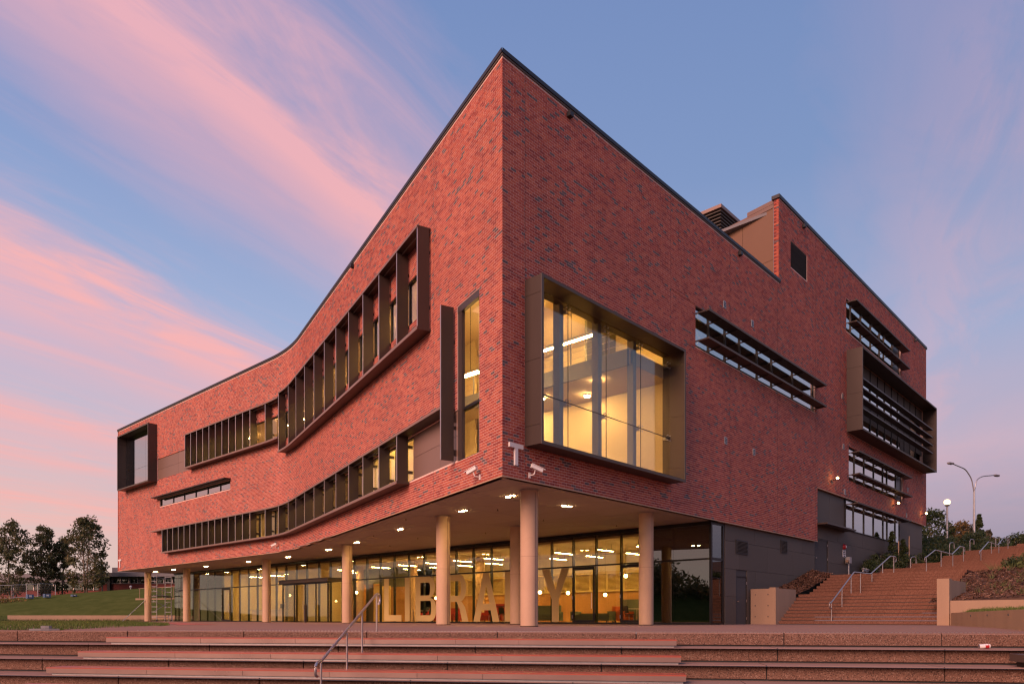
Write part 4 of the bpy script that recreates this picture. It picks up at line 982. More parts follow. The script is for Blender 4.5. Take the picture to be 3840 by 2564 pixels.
for q in range(5): obj('wall_panel', MB().box(18.5, 30.3+q*.82, .04, 18.59, 31.08+q*.82, 2.9), 'dark_timber' if q % 2 else 'timber', inn)
obj('partition', MB().box(20.42, 3.44, 2.98, 20.6, 26.5, 4.05), 'plaster', inn)
obj('bulkhead', MB().box(20.2, 3.46, 2.9, 20.41, 26.4, 3.06).box(20.2, 3.46, 1.86, 20.41, 26.4, 1.96), 'louvre_timber', inn)
k = 0; y = 3.5
while y < 26:
    nm = 'green_wall' if 4.3 < y < 5.6 else 'timber'
    obj('wall_panel', MB().box(20.35, y+.006, .04, 20.42, y+1.194, 1.85), nm, inn)
    sh = obj('shutter', MB().box(20.30, y+.01, 1.97, 20.34, y+.07, 2.89).box(20.30, y+1.13, 1.97, 20.34, y+1.19, 2.89), 'louvre_timber', inn)
    mb = MB()
    for q in range(13): mb.hexa([(20.28, y+.07, 1.98+q*.07), (20.28, y+1.13, 1.98+q*.07), (20.33, y+1.13, 2.02+q*.07), (20.33, y+.07, 2.02+q*.07), (20.285, y+.07, 1.99+q*.07), (20.285, y+1.13, 1.99+q*.07), (20.335, y+1.13, 2.03+q*.07), (20.335, y+.07, 2.03+q*.07)])
    o = obj('shutter_slats', mb, 'louvre_timber', sh) if False else obj('shutter_slats', mb, 'louvre_timber', inn); o['kind'] = 'stuff'
    y += 1.2
obj('wall_panel', MB().box(18.5, 26.6, .04, 18.59, 30.2, 2.6), 'timber', inn); obj('wall_panel', MB().box(15.5, 25.2, .04, 15.6, 27.0, 2.5), 'louvre_timber', inn)
for x, y in ((16.4, 5.0), (16.4, 17.4), (16.2, 29.6), (16.6, 24.0)): obj('column', MB().cyl(x, y, .03, 4.05, .27, 28), 'column_concrete', inn, True)
for a, b in zip(mul[31:-1], mul[32:]): obj('roller_blind', MB().box(XG+.14, a+.05, .08, XG+.16, b-.05, 2.72), 'teal_blind', inn)
obj('service_counter', MB().box(15.2, 36.2, .03, 15.9, 43.6, .95).box(15.05, 36.1, .95, 16.0, 43.7, 1.0), 'white_paint', inn)
# ------------------------------------------------------------------ lamps
def lamp(name, label, cat, loc, group, parts):
    t_ = thing(name, label, cat, loc, group)
    for nm, mb, mt in parts: obj(nm, mb, mt, t_, nm in ('globe', 'shade'))
    return t_
ORD = ['first', 'second', 'third', 'fourth', 'fifth', 'sixth', 'seventh', 'eighth', 'ninth', 'tenth', 'eleventh', 'twelfth']
for i, (x, y) in enumerate([(x, y) for y in (4.6, 7.0, 9.6, 12.2, 14.8, 17.4, 20.0, 22.6, 25.4) for x in (14.9, 17.6)]+[(15.0, 29.5), (17.0, 31.6), (15.0, 36.6), (15.0, 39.4), (15.0, 42.3)]):
    lb = 'linear pendant in the ground floor row %s the glass, %s from the right' % (('nearer', 'farther from')[i % 2], ORD[i//2]) if i < 18 else ('linear light over the entrance lobby, %s the glass' % ('nearer' if i == 18 else 'farther from') if i < 20 else 'linear ceiling light in the bright office, %s from the entrance' % ORD[i-20])
    lamp('linear_light', lb, 'ceiling light', (x, y, 3.7), 'linear lights inside the ground floor' if i < 18 else ('linear lights by the entrance' if i < 20 else 'linear lights in the office'),
         [('housing', MB().box(x-.75, y-.045, 3.70, x+.75, y+.045, 3.78), 'plastic_black'), ('diffuser', MB().box(x-.73, y-.035, 3.685, x+.73, y+.035, 3.699), 'lamp_linear'), ('cord', MB().tube([(x-.6, y, 3.78), (x-.6, y, 4.05)], .008, 5).tube([(x+.6, y, 3.78), (x+.6, y, 4.05)], .008, 5), 'plastic_black')])
for i, (x, y, z) in enumerate(((16.2, 6.6, 2.45), (16.2, 4.2, 2.55), (17.2, 8.6, 1.55), (16.2, 12.4, 1.75), (16.4, 13.3, 1.75), (16.8, 14.2, 1.75), (17.0, 11.0, 1.7), (16.5, 21.6, 1.6), (16.6, 19.6, 1.55), (15.2, 28.6, 2.1))):
    lamp('pendant_lamp', 'small round glowing pendant globe ' + ['high behind the glass door', 'high by the front right column', 'low beside the letter Y', 'behind the letter A, right one', 'behind the letter A, middle one', 'behind the letter A, left one', 'beside the nearest column', 'behind the letter L', 'behind the letter B', 'inside the entrance lobby'][i], 'pendant lamp', (x, y, z), 'globe pendants inside the ground floor', [('globe', MB().sph((x, y, z), .095, 14, 9), 'lamp_globe'), ('cord', MB().tube([(x, y, z+.14), (x, y, 4.05)], .007, 5), 'plastic_black'), ('socket', MB().cyl(x, y, z+.09, z+.17, .035, 10), 'plastic_black')])
DL = [((2.79, 2.37), (2.70, 2.08)), ((5.62, 2.21), (5.92, 2.18)), ((4.05, 6.04), (3.96, 5.73)), ((6.10, 12.40), (5.98, 12.08)), ((8.16, 18.75), (8.10, 18.45)), ((9.53, 23.6), (9.50, 23.3)), ((10.6, 30.05), (10.6, 29.75)), ((10.85, 35.95), (10.85, 35.65)), ((10.84, 42.8), (10.84, 42.5)), ((10.76, 48.7), (10.76, 48.4)), ((10.78, 52.6), (10.78, 52.3))]
for i, (a, b) in enumerate(DL):
    w_ = ['first', 'second', 'third', 'fourth', 'fifth', 'sixth', 'seventh', 'eighth', 'ninth', 'tenth', 'eleventh'][i]
    lb = 'twin round soffit downlight beside the column nearest the viewer' if i == 0 else ('twin round soffit downlight between the two front columns under the shaded wall' if i == 1 else 'twin soffit downlight, %s of the row receding under the curved wall' % ['', '', 'first', 'second', 'third', 'fourth', 'fifth', 'sixth', 'seventh', 'eighth', 'ninth'][i])
    lamp('downlight', lb, 'downlight', (a[0], a[1], SOF), 'soffit downlights', [('trim_ring', MB().cyl(a[0], a[1], SOF-.012, SOF+.012, .10, 20), 'galv'), ('trim_ring', MB().cyl(b[0], b[1], SOF-.012, SOF+.012, .10, 20), 'galv'), ('lens', MB().cyl(a[0], a[1], SOF-.02, SOF-.013, .082, 20), 'lamp_down'), ('lens', MB().cyl(b[0], b[1], SOF-.02, SOF-.013, .082, 20), 'lamp_down')])
rs = random.Random(3)
for i, (x, y) in enumerate(((4.6, 4.6), (3.9, 9.2), (6.7, 15.2), (8.0, 5.2), (9.6, 10.2), (11.6, 4.0), (8.9, 14.4), (10.3, 18.5), (11.3, 24.5), (11.6, 31.0), (11.7, 38.5))):
    lamp('sprinkler', 'tiny dark sprinkler head poking from the soffit, %s counting back from the corner' % ORD[i], 'sprinkler', (x, y, SOF), 'sprinkler heads in the soffit', [('stem', MB().cyl(x, y, SOF-.06, SOF, .012, 6), 'dark_timber'), ('deflector', MB().cyl(x, y, SOF-.07, SOF-.06, .04, 8), 'dark_timber')])
# corner room and upper storeys
for i, (x, y) in enumerate(((7.7, 2.2), (8.9, 3.6), (7.9, 5.2), (9.0, 6.8))):
    lamp('downlight', 'small round ceiling downlight inside the big corner window, %s from the glass' % ORD[i], 'downlight', (x, y, 9.5), 'downlights inside the corner window', [('lens', MB().cyl(x, y, 9.42, 9.44, .12, 18), 'lamp_room'), ('trim_ring', MB().cyl(x, y, 9.44, 9.52, .12, 18), 'galv')])
lamp('linear_light', 'long glowing tube light high inside the big corner window', 'ceiling light', (5.6, 5, 11.7), None, [('diffuser', MB().box(8.3, 2.6, 11.6, 8.4, 8.2, 11.68), 'lamp_linear'), ('housing', MB().box(8.28, 2.55, 11.68, 8.42, 8.25, 11.76), 'galv'), ('cord', MB().tube([(8.35, 4, 11.76), (8.35, 4, 13.25)], .01, 5), 'plastic_black')])
lamp('linear_light', 'slanting bright tube light seen through the tall narrow window', 'ceiling light', (4.2, 5, 9.4), None, [('diffuser', MB().box(3.5, 4.6, 9.3, 3.6, 7.0, 9.38), 'lamp_linear'), ('housing', MB().box(3.48, 4.55, 9.38, 3.62, 7.05, 9.46), 'galv'), ('cord', MB().tube([(3.55, 5, 9.46), (3.55, 5, 13.25)], .01, 5).tube([(3.55, 6.6, 9.46), (3.55, 6.6, 13.25)], .01, 5), 'plastic_black')])
def strip_lamp(s, o, z, lb, gp, l=1.1):
    mb = MB(); sweep(mb, PA, s-l/2, s+l/2, o, o+.09, z, z+.03); h = MB(); sweep(h, PA, s-l/2-.02, s+l/2+.02, o-.01, o+.10, z+.03, z+.09); d = MB(); sweep(d, PA, s-.02, s+.02, o+.03, o+.06, z+.09, z+.09+.25)
    lamp('linear_light', lb, 'ceiling light', PA(s, o, z), gp, [('diffuser', mb, 'lamp_linear'), ('housing', h, 'galv'), ('cord', d, 'galv')])
for i, s in enumerate((8.0, 10.0, 12.1, 14.1, 16.2, 20.2, 24.3, 28.2, 30.0, 35, 40)): strip_lamp(s, -1.5, 8.02, 'short bright ceiling light behind the lower row of fins, %s from the near end' % ORD[i], 'ceiling lights behind the lower fins')
for i, s in enumerate((8, 12, 16, 20, 24, 28, 30, 35, 40)): strip_lamp(s, -1.6, 12.9, 'short bright ceiling light behind the upper row of fins, %s from the near end' % ORD[i], 'ceiling lights behind the upper fins')
# wall lamps on the brick over the hill
for x, z, lb in ((26.68, 8.05, 'glowing orange wall lamp on the brick above the charcoal door'), (38.36, 8.02, 'glowing orange wall lamp under the lowest sun blade strip'), (45.48, 8.07, 'glowing orange wall lamp at the far brick corner')):
    lamp('wall_lamp', lb, 'wall lamp', (x, 0, z), 'wall lamps on the shaded brick facade', [('arm', MB().tube([(x, 0, z-.12), (x, -.3, z-.06)], .025), 'plastic_black'), ('back_plate', MB().box(x-.08, -.03, z-.2, x+.08, 0, z-.05), 'plastic_black'), ('globe', MB().sph((x, -.36, z), .085, 14, 9, (1, .8, .8)), 'lamp_wall')])
# street lamps on the hill
x, y = 64.2, 2.25
lamp('lamp_post', 'lit globe lamp on a plain steel post at the top of the hill', 'street lamp', (x, y, 5.8), None, [('post', MB().tube([(x, y, 5.6), (x, y, 11.1)], .10, 12, .08), 'galv'), ('globe', MB().sph((x, y, 11.38), .29, 24, 14, (1, 1, .9)), 'lamp_post'), ('collar', MB().cyl(x, y, 11.0, 11.12, .2, 14), 'plastic_black'), ('bracket', MB().box(x+.08, y-.45, 9.1, x+.12, y-.05, 9.14), 'galv')])
x, y = 77.6, 2.5
cr = Vector((.6779, -.7351, 0)); cf = Vector((.7351, .6779, 0))
lt_, rt_ = Vector((x, y, 16.75))-cr*3.6-cf*2.0, Vector((x, y, 16.3))+cr*3.6+cf*2.0
fk = Vector((x, y, 14.6))
def arm(tip): 
    dd = (tip-fk); dd.z = 0; return bend([fk-Vector((0, 0, .6)), fk+Vector((0, 0, .9))+dd*.12, fk+Vector((0, 0, tip.z-fk.z-.35))+dd*.4, tip], .5, 6)
def head(tip):
    dd = (tip-fk); dd.z = 0; dd.normalize(); sd_ = Vector((-dd.y, dd.x, 0)); return MB().obox(tip+dd*.3, dd*.42, sd_*.15, Vector((0, 0, .07))).obox(tip+dd*.35-Vector((0, 0, .09)), dd*.3, sd_*.12, Vector((0, 0, .03)))
lamp('street_light', 'tall unlit street light with two curved arms beyond the stairs', 'street light', (x, y, 7.5), None, [('pole', MB().tube([(x, y, 7.0), fk], .15, 12, .09), 'galv'), ('arm', MB().tube(arm(lt_), .06, 8), 'galv'), ('arm', MB().tube(arm(rt_), .06, 8), 'galv'), ('lamp_head', head(lt_), 'far_grey'), ('lamp_head', head(rt_), 'far_grey')])
# ------------------------------------------------------------------ small fixtures on the facades
def cctv(label, base, out, along, tilt=-.35):
    b = Vector(base); o_ = Vector(out); al = Vector(along); t_ = thing('security_camera', label, 'camera', b, 'white security cameras on the brick')
    obj('mount', MB().obox(b+o_*.02, al*.04, o_*.02, Vector((0, 0, .08))), 'white_paint', t_)
    obj('arm', MB().tube(bend([b+o_*.04, b+o_*.2-Vector((0, 0, .0)), b+o_*.24+Vector((0, 0, .13))], .05), .02, 8), 'white_paint', t_)
    d = (al*.9+o_*.4+Vector((0, 0, tilt))).normalized(); sd_ = d.cross(Vector((0, 0, 1))).normalized(); u_ = sd_.cross(d); c = b+o_*.25+Vector((0, 0, .2))+d*.05
    obj('body', MB().obox(c, d*.19, sd_*.055, u_*.05), 'white_paint', t_); obj('sun_shield', MB().obox(c+u_*.062+d*.03, d*.23, sd_*.07, u_*.008), 'white_paint', t_); obj('lens', MB().obox(c+d*.195, d*.006, sd_*.04, u_*.04), 'plastic_black', t_)
cctv('white security camera on the shaded brick just right of the corner', (1.18, 0, 4.58), (0, -1, 0), (1, 0, 0))
nA = Vector((-math.cos(A0), math.sin(A0), 0)); tA = Vector((math.sin(A0), math.cos(A0), 0))
p = path(1.4); cctv('white security camera on the sunlit brick just left of the corner', (p[0], p[1], 4.60), nA, tA)
p = path(28.36); cctv('white security camera near the bottom of the curve in the brick wall', (p[0], p[1], 4.66), (-1, .1, 0), (0, 1, 0))
ts_ = thing('letter_sign', 'white letter T on the shaded brick at the near corner', 'sign', (.54, -.05, 4.78), 'white letter T signs')
obj('letter', MB().box(.24, -.075, 5.29, .84, -.012, 5.42).box(.475, -.074, 4.78, .605, -.013, 5.29), 'white_paint', ts_)
ts_ = thing('letter_sign', 'white letter T on the sunlit brick at the far end', 'sign', PA(55, .03, 4.7), 'white letter T signs')
mb = MB(); sweep(mb, PA, 54.65, 55.3, .012, .075, 5.27, 5.4); sweep(mb, PA, 54.91, 55.04, .013, .074, 4.68, 5.27); obj('letter', mb, 'white_paint', ts_)
for x, z in ((13.87, 13.73), (16.6, 13.72), (28.52, 13.07), (28.67, 10.19), (13.97, 7.91), (16.77, 7.89), (41.9, 9.4), (41.6, 6.95+.6), (28.9, 7.6)):
    v_ = obj('wall_vent', MB().box(x-.12, -.03, z-.15, x+.12, .01, z+.15), 'galv', lib)
    mb = MB()
    for q in range(4): mb.box(x-.09, -.034, z-.11+q*.06, x+.09, -.031, z-.075+q*.06)
    obj('vent_slot', mb, 'plastic_black', v_)
for x, z, P in ((3.08, 16.4, PB), (15.25, 16.4, PB), (22.6, 20.5, PB), (43.67, 20.5, PB), (14.27, 16.45, PA)):
    mb = MB(); sweep(mb, P, x-.09, x+.09, .0, .16, z-.07, z+.07); f_ = obj('roof_floodlight', mb, 'plastic_black', lib)
    mb = MB(); sweep(mb, P, x-.03, x+.03, .0, .1, z+.07, z+.14); obj('bracket', mb, 'plastic_black', f_)
be = thing('alarm_bell', 'red fire alarm bell on the charcoal cladding beside the upper door', 'bell', (29.2, .1, 4.4))
obj('gong', MB().tube([(29.2, .15, 4.45), (29.2, .06, 4.45), (29.2, .02, 4.45)], .17, 18, .10), 'red_paint', be, True); obj('label_plate', MB().box(29.16, .0, 4.40, 29.28, .018, 4.5), 'white_paint', be)
sg = thing('notice_sign', 'small white notice with dark lines of text below the red bell', 'sign', (29.25, .13, 4.0))
obj('plate', MB().box(29.0, .13, 3.86, 29.5, .148, 4.28), 'white_paint', sg)
mb = MB()
for k, w in enumerate((.34, .4, .36)): mb.box(29.25-w/2, .126, 4.2-k*.1, 29.25+w/2, .1295, 4.255-k*.1)
mb.box(29.15, .126, 3.88, 29.35, .1295, 3.96); obj('text', mb, 'plastic_black', sg)
bx_ = thing('meter_box', 'grey electrical box on a thin conduit by the top of the lower stairs', 'box', (29.55, .0, 2.55))
obj('box', MB().box(29.4, -.12, 3.5, 29.75, .12, 3.86), 'galv', bx_); obj('conduit', MB().tube([(29.6, 0, 2.4), (29.6, 0, 3.5)], .04, 8), 'galv', bx_); obj('outlet', MB().box(29.2, -.1, 3.55, 29.4, .05, 3.68), 'concrete', bx_)
hy = thing('hydrant_valves', 'cluster of grey hydrant pipes and valves beside the landing', 'hydrant', (31.2, -.5, 2.6))
obj('pipe', MB().tube([(31.0, -.4, 2.4), (31.0, -.4, 3.15), (32.3, -.5, 3.2)], .06, 8).tube([(31.5, -.4, 2.4), (31.5, -.4, 3.1)], .05, 8).tube([(30.7, -.45, 3.1), (31.6, -.45, 3.1)], .05, 8), 'galv', hy)
for x in (30.75, 31.05, 31.4): obj('valve_wheel', MB().cyl(x, -.45, 3.2, 3.23, .12, 12).cyl(x, -.45, 3.1, 3.3, .02, 6), 'galv', hy)
bo = thing('bollard', 'dark brown post standing in front of the glazed entrance', 'bollard', (11.55, 29.3, 0)); obj('post', MB().box(11.47, 29.22, 0, 11.63, 29.38, 1.2), 'bronze', bo); obj('reader', MB().box(11.45, 29.26, .95, 11.469, 29.34, 1.1), 'plastic_black', bo)
es = thing('exit_sign', 'small lit green exit sign inside the entrance lobby', 'sign', (14, 28.3, 2.45)); obj('lit_face', MB().box(14.0, 28.1, 2.35, 14.03, 28.55, 2.55), 'exit_green', es); obj('casing', MB().box(14.031, 28.08, 2.33, 14.1, 28.57, 2.57), 'white_paint', es)
# ------------------------------------------------------------------ stair handrails
def stair_rail(label, pts, posts, loc):
    h = thing('handrail', label, 'handrail', loc)
    for x, y, zb, zt in posts: obj('post', MB().tube([(x, y, zb-.02), (x, y, zt)], .026, 8), 'steel', h, True)
    obj('rail', MB().tube(bend(pts, .12), .03, 8), 'steel', h, True)
yr = -3.35
def loopb(p, sg): p = Vector(p); return [p+Vector((sg*.12, 0, -.24)), p+Vector((-sg*.14, 0, -.24)), p+Vector((-sg*.16, 0, -.02))]
stair_rail('steel handrail with a looped end on the lowest flight of the brown stairs', loopb((17.0, yr, .95), 1)+[(17.1, yr, .97), (20.0, yr, 2.40), (22.4, yr, 2.42), (25.6, yr, 3.48), (26.4, yr, 3.5)]+[(26.6, yr, 3.48), (26.62, yr, 3.26), (26.4, yr, 3.24)], [(17.1, yr, 0, .96), (18.4, yr, .7, 1.6), (19.6, yr, 1.4, 2.2), (20.9, yr, 1.4, 2.4), (22.6, yr, 1.6, 2.46), (24.3, yr, 2.4, 3.04), (26.2, yr, 2.52, 3.49)], (17, yr, 0))
yr = -3.7
stair_rail('steel handrail with looped ends on the middle flights of the brown stairs', loopb((31.0, yr, 3.72), 1)+[(31.2, yr, 3.76), (33.2, yr, 4.3), (37.4, yr, 4.32), (39.6, yr, 4.98), (40.6, yr, 5.0)]+[(41.0, yr, 4.98), (41.02, yr, 4.76), (40.8, yr, 4.74)], [(31.2, yr, 2.6, 3.75), (34.6, yr, 3.28, 4.3), (37.6, yr, 3.28, 4.33), (40.6, yr, 3.96, 5.0)], (36, yr, 3))
stair_rail('steel handrail with looped ends on the highest flights of the brown stairs', loopb((45.8, yr, 5.05), 1)+[(46.0, yr, 5.1), (49.0, yr, 6.0), (52.6, yr, 6.02), (55.2, yr, 6.85), (57.4, yr, 6.87)]+[(57.8, yr, 6.84), (57.82, yr, 6.6), (57.5, yr, 6.58)], [(46.2, yr, 4.1, 5.1), (50.0, yr, 5.03, 6.0), (53.0, yr, 5.03, 6.1), (57.0, yr, 5.85, 6.86)], (50, yr, 4))
for i, (x, z) in enumerate(((37.5, 3.28), (48.2, 5.03), (55.3, 5.85), (66.5, 6.97))):
    lb = ['hooked steel rail end rising behind the middle handrail', 'hooked steel rail end standing left of the highest handrail', 'hooked steel rail end under the bend of the highest handrail', 'short steel rail post at the right edge, top of the stairs'][i]
    h = thing('rail_end', lb, 'handrail', (x, -1.3, z)); obj('hoop', MB().tube(bend([(x, -1.3, z), (x, -1.3, z+1.0), (x+.5, -1.5, z+1.05), (x+.5, -1.5, z+.6)], .22, 5), .03, 8), 'steel', h, True)

# ================================================================== VEGETATION
def leaves(mb_v, mb_f, c, n, rad, size, rnd, flat=.75):
    """n small leaf quads in a loose clump"""
    d = rnd.normal(size=(n, 3)); d /= np.linalg.norm(d, axis=1)[:, None]; d *= (rnd.uniform(.15, 1, n)**.6)[:, None]*rad; d[:, 2] *= flat
    p = np.array(c)+d; a = rnd.normal(size=(n, 3)); a /= np.linalg.norm(a, axis=1)[:, None]; b = np.cross(a, rnd.normal(size=(n, 3))); b /= np.linalg.norm(b, axis=1)[:, None]
    s = size*rnd.uniform(.6, 1.4, n)[:, None]; a *= s; b *= s*.45
    mb_v.append(np.stack([p-a, p+b, p+a, p-b], 1))
def leaf_obj(name, V, mat, parent):
    V = np.concatenate(V).reshape(-1, 3); off = ABS.get(parent, Vector((0, 0, 0))); V = V-np.array(off)
    F = np.arange(len(V)).reshape(-1, 4); o = fast_mesh(name, V, F, mat, parent); ABS[o] = off; return o
def tree(name, label, x, y, z, h, rx, seed, mat, base=.35, n=70, per=55, size=.17, trunk=.14, group=None, clump=None, multi=1, shape='gum', stake=False):
    rnd = np.random.RandomState(seed); t_ = thing(name, label, 'tree', (x, y, z), group); V = []; tb = MB()
    zc0 = z+h*base; cl_ = clump or rx*.34; cen = []
    for k in range(n):
        f = rnd.uniform(0, 1)**.85; zz_ = zc0+(h-(zc0-z))*f
        if shape == 'cone': w = rx*(1-f)*.95+.04
        elif shape == 'gum': w = rx*(math.sin(math.pi*min(1, .12+f*.86))**.6)*(.55+.45*rnd.uniform(.6, 1))
        else: w = rx*(math.sin(math.pi*(.18+f*.75))**.7)
        a = rnd.uniform(0, 2*math.pi); r_ = w*math.sqrt(rnd.uniform(.05, 1))
        c = (x+r_*math.cos(a), y+r_*math.sin(a), zz_-cl_*.4); cen.append(c)
        leaves(V, None, c, int(per*rnd.uniform(.5, 1.4)), cl_*rnd.uniform(.6, 1.25) if shape != 'cone' else cl_*(1.15-f*.8), size, rnd)
    for m_ in range(multi):
        lx, ly = (rnd.uniform(-.3, .3)*rx*.5, rnd.uniform(-.3, .3)*rx*.5) if multi > 1 else (rnd.uniform(-.08, .08)*rx, rnd.uniform(-.08, .08)*rx)
        top = Vector((x+lx*2.2, y+ly*2.2, z+h*.82)); mid = Vector((x+lx, y+ly, z+h*.45))
        tb.tube([(x+lx*.3, y+ly*.3, z-.3), mid, top], trunk, 8, trunk*.25)
        for c in cen[m_::max(1, multi)*2][:22]:
            q = Vector((x, y, z+h*.2)).lerp(top, rnd.uniform(.35, .8)); q.x = mid.x+(top.x-mid.x)*.3; q.y = mid.y+(top.y-mid.y)*.3
            if shape != 'cone': tb.tube([q, (q+Vector(c))/2+Vector((0, 0, .1*h*.3)), Vector(c)], trunk*.28, 5, trunk*.07)
    obj('trunk', tb, 'bark', t_); leaf_obj('crown', V, mat, t_)
    if stake: obj('stake', MB().tube([(x+.35, y-.3, z-.1), (x+.35, y-.3, z+1.9)], .035, 6), 'concrete', t_)
    return t_
def FD(xpx, dep):  # place by bearing and distance
    r_ = (xpx-1920)/2747*dep; return (-15.456+.7351*dep+.6779*r_, -14.634+.6779*dep-.7351*r_)
gpl = 'gum trees on the grassy mound'
for lab, xp, dep, zb, h, rx, sd, n in (('tallest gum tree, just left of the library, with open branching', 322, 92, 3.0, 10.0, 2.75, 11, 95), ('gum tree at the left picture edge with dense dark crown', 40, 90, 2.4, 9.9, 2.5, 22, 95), ('second gum tree from the left edge with a pointed crown', 158, 93, 2.6, 9.4, 2.1, 33, 80), ('slim lower gum tree between the pointed and the tallest gum', 232, 95, 2.8, 7.9, 1.9, 44, 70), ('small low gum sapling beside the distant brick building', 382, 93, 3.4, 3.5, .8, 55, 26)):
    x, y = FD(xp, dep); tree('gum_tree', lab, x, y, zb, h, rx, sd, 'leaf_gum', .12 if h > 5 else .4, n, 62, .17, .13, gpl, multi=2 if sd == 11 else 1, clump=rx*.30)
gpr = 'trees behind the stairs on the hill'
for lab, xp, dep, zb, h, rx, sd, mt, n in (('dark broadleaf tree rising beside the far brick corner', 3496, 82, 6.0, 6.4, 2.3, 61, 'leaf_dark', 80), ('dusty grey green tree left of the lit globe lamp', 3533, 90, 7.0, 3.6, 1.9, 62, 'leaf_dusty', 55), ('rust coloured treetop between the two street lamps', 3597, 84, 6.6, 4.9, 1.6, 63, 'leaf_rust', 45), ('dusty tree directly behind the globe lamp post', 3570, 92, 7.2, 4.0, 2.0, 64, 'leaf_dusty', 55), ('grey brown tree in front of the tall street light pole', 3632, 86, 6.8, 4.3, 1.9, 65, 'leaf_dusty', 55), ('pointed dark conifer right of the tall street light', 3672, 84, 6.8, 5.5, 1.3, 66, 'leaf_dark', 60), ('round dusty tree right of the pointed conifer', 3706, 90, 7.3, 4.0, 1.9, 67, 'leaf_dusty', 50), ('small open tree alone on the skyline', 3737, 92, 7.6, 3.1, 1.2, 68, 'leaf_dark', 30), ('green tree at the right picture edge on the skyline', 3825, 92, 7.6, 3.3, 2.2, 69, 'leaf_dark', 60), ('low green tree left of the one at the right edge', 3790, 95, 7.8, 2.4, 1.3, 70, 'leaf_dark', 34)):
    x, y = FD(xp, dep); tree('conifer' if 'conifer' in lab else 'tree', lab, x, y, zb, h, rx, sd, mt, .05, n, 55, .16, .11, gpr, shape='cone' if 'conifer' in lab else 'round')
for lab, x, y, z, h, rx, sd in (('taller staked young conifer in front of the cladding window', 36.9, -.35, 3.45, 2.6, .75, 81), ('shorter staked young conifer right of the taller one', 39.6, -.3, 4.0, 1.75, .5, 82)):
    tree('young_conifer', lab, x, y, z, h, rx, sd, 'tuft_blade' if False else 'leaf_dark', .0, 70, 34, .07, .03, 'young staked conifers by the stairs', clump=.26, shape='cone', stake=True)
def shrub(label, x, y, z, r, h, sd, mat='leaf_dark', n=26, per=40, size=.075, group=None):
    rnd = np.random.RandomState(sd); t_ = thing('shrub', label, 'shrub', (x, y, z), group); V = []; tb = MB()
    for k in range(n):
        a = rnd.uniform(0, 6.28); q = math.sqrt(rnd.uniform(0, 1)); c = (x+r*q*math.cos(a), y+r*q*math.sin(a)*.7, z+h*rnd.uniform(.1, 1)*(1-.5*q*q)); leaves(V, None, c, per, r*.4, size, rnd)
        if k < 6: tb.tube([(x, y, z-.05), c], .02, 5, .008)
    obj('stems', tb, 'bark', t_); leaf_obj('foliage', V, mat, t_)
gsh = 'shrubs in the bed along the cladding'
for k in range(9):
    x = 32.4+k*1.55; shrub('low dark shrub in the bed along the cladding, %s from the landing' % ['first', 'second', 'third', 'fourth', 'fifth', 'sixth', 'seventh', 'eighth', 'ninth'][k], x, -.35+.2*(k % 2), zst(x)-.05, .62, .75+.2*((k*7) % 3), 100+k, group=gsh)
for k in range(7):
    x = 49.5+k*4.6; shrub('dark green bush of the hedge above the upper stairs, %s from the brick corner' % ['first', 'second', 'third', 'fourth', 'fifth', 'sixth', 'seventh'][k], x, -.1+.6*(k % 3), zst(x)-.05, 1.9, 1.15+.3*((k*5) % 3), 140+k, n=44, per=44, size=.11, group='hedge bushes above the upper stairs')
shrub('feathery green shrub at the right picture edge in the mulch', 24.6, -9.85, 2.45, .95, 1.2, 171, 'tuft_blade', 34, 40, .08)
shrub('small dark shrub beside the upper landing at the right', 29.5, -8.2, 2.9, .8, .5, 172, 'leaf_dark', 22, 40, .07)
shrub('brown leafy bush in the bed at the left picture edge', *FD(12, 80), 1.0, 2.4, 1.5, 173, 'leaf_rust', 50, 44, .12)
# grass blades, tufts and mulch chips
def blades(name, pts, h, w, mat, seed, lean=.5, kind='stuff', label=None):
    rnd = np.random.RandomState(seed); pts = np.array(pts); n = len(pts); a = rnd.uniform(0, 6.28, n); d = np.stack([np.cos(a), np.sin(a), np.zeros(n)], 1); hh = h*rnd.uniform(.5, 1.3, n)[:, None]; ln = rnd.uniform(-lean, lean, (n, 2))
    tip = pts+np.concatenate([ln*hh, hh], 1); V = np.stack([pts-d*w, pts+d*w, tip+d*w*.15, tip-d*w*.15], 1).reshape(-1, 3)
    o = fast_mesh(name, V, np.arange(len(V)).reshape(-1, 4), mat, None); tag(o, label, 'grass', None, kind); return o
rnd = np.random.RandomState(5); pts = []
poly_ = np.array(lawn_edge)
def inside(x, y):
    c = False; j = len(poly_)-1
    for i in range(len(poly_)):
        if ((poly_[i][1] > y) != (poly_[j][1] > y)) and x < (poly_[j][0]-poly_[i][0])*(y-poly_[i][1])/(poly_[j][1]-poly_[i][1])+poly_[i][0]: c = not c
        j = i
    return c
while len(pts) < 26000:
    dep = rnd.uniform(17.5, 70)**1.0; xp = rnd.uniform(-60, 660); x, y = FD(xp, dep)
    if inside(x, y): pts.append((x, y, -.03 if dep < 24 else .005))
blades('lawn_grass', pts, .085, .010, 'grass_blade', 6, label='short green grass of the near lawn at the left')
pts = [Q(rnd.uniform(-3, 18), -.32-rnd.uniform(0, .35), 0) for _ in range(2600)]
blades('long_grass', pts, .22, .014, 'tuft_blade', 7, label='uncut pale grass along the foot of the low wall')
pts = []
for _ in range(7000):
    q = rnd.uniform(0, 1)**.7*2.4; p = low(.04+q)+dn*.26; f = rnd.uniform(0, 1)
    tx, ty, tz = 16.67, min(p[1]-.3, -8.0-2.2*q/2.5*6), .62+.25*q/2.5; pts.append((p[0]+(tx-p[0])*f, p[1]+(ty-p[1])*f, .45+(tz-.45)*f-.01))
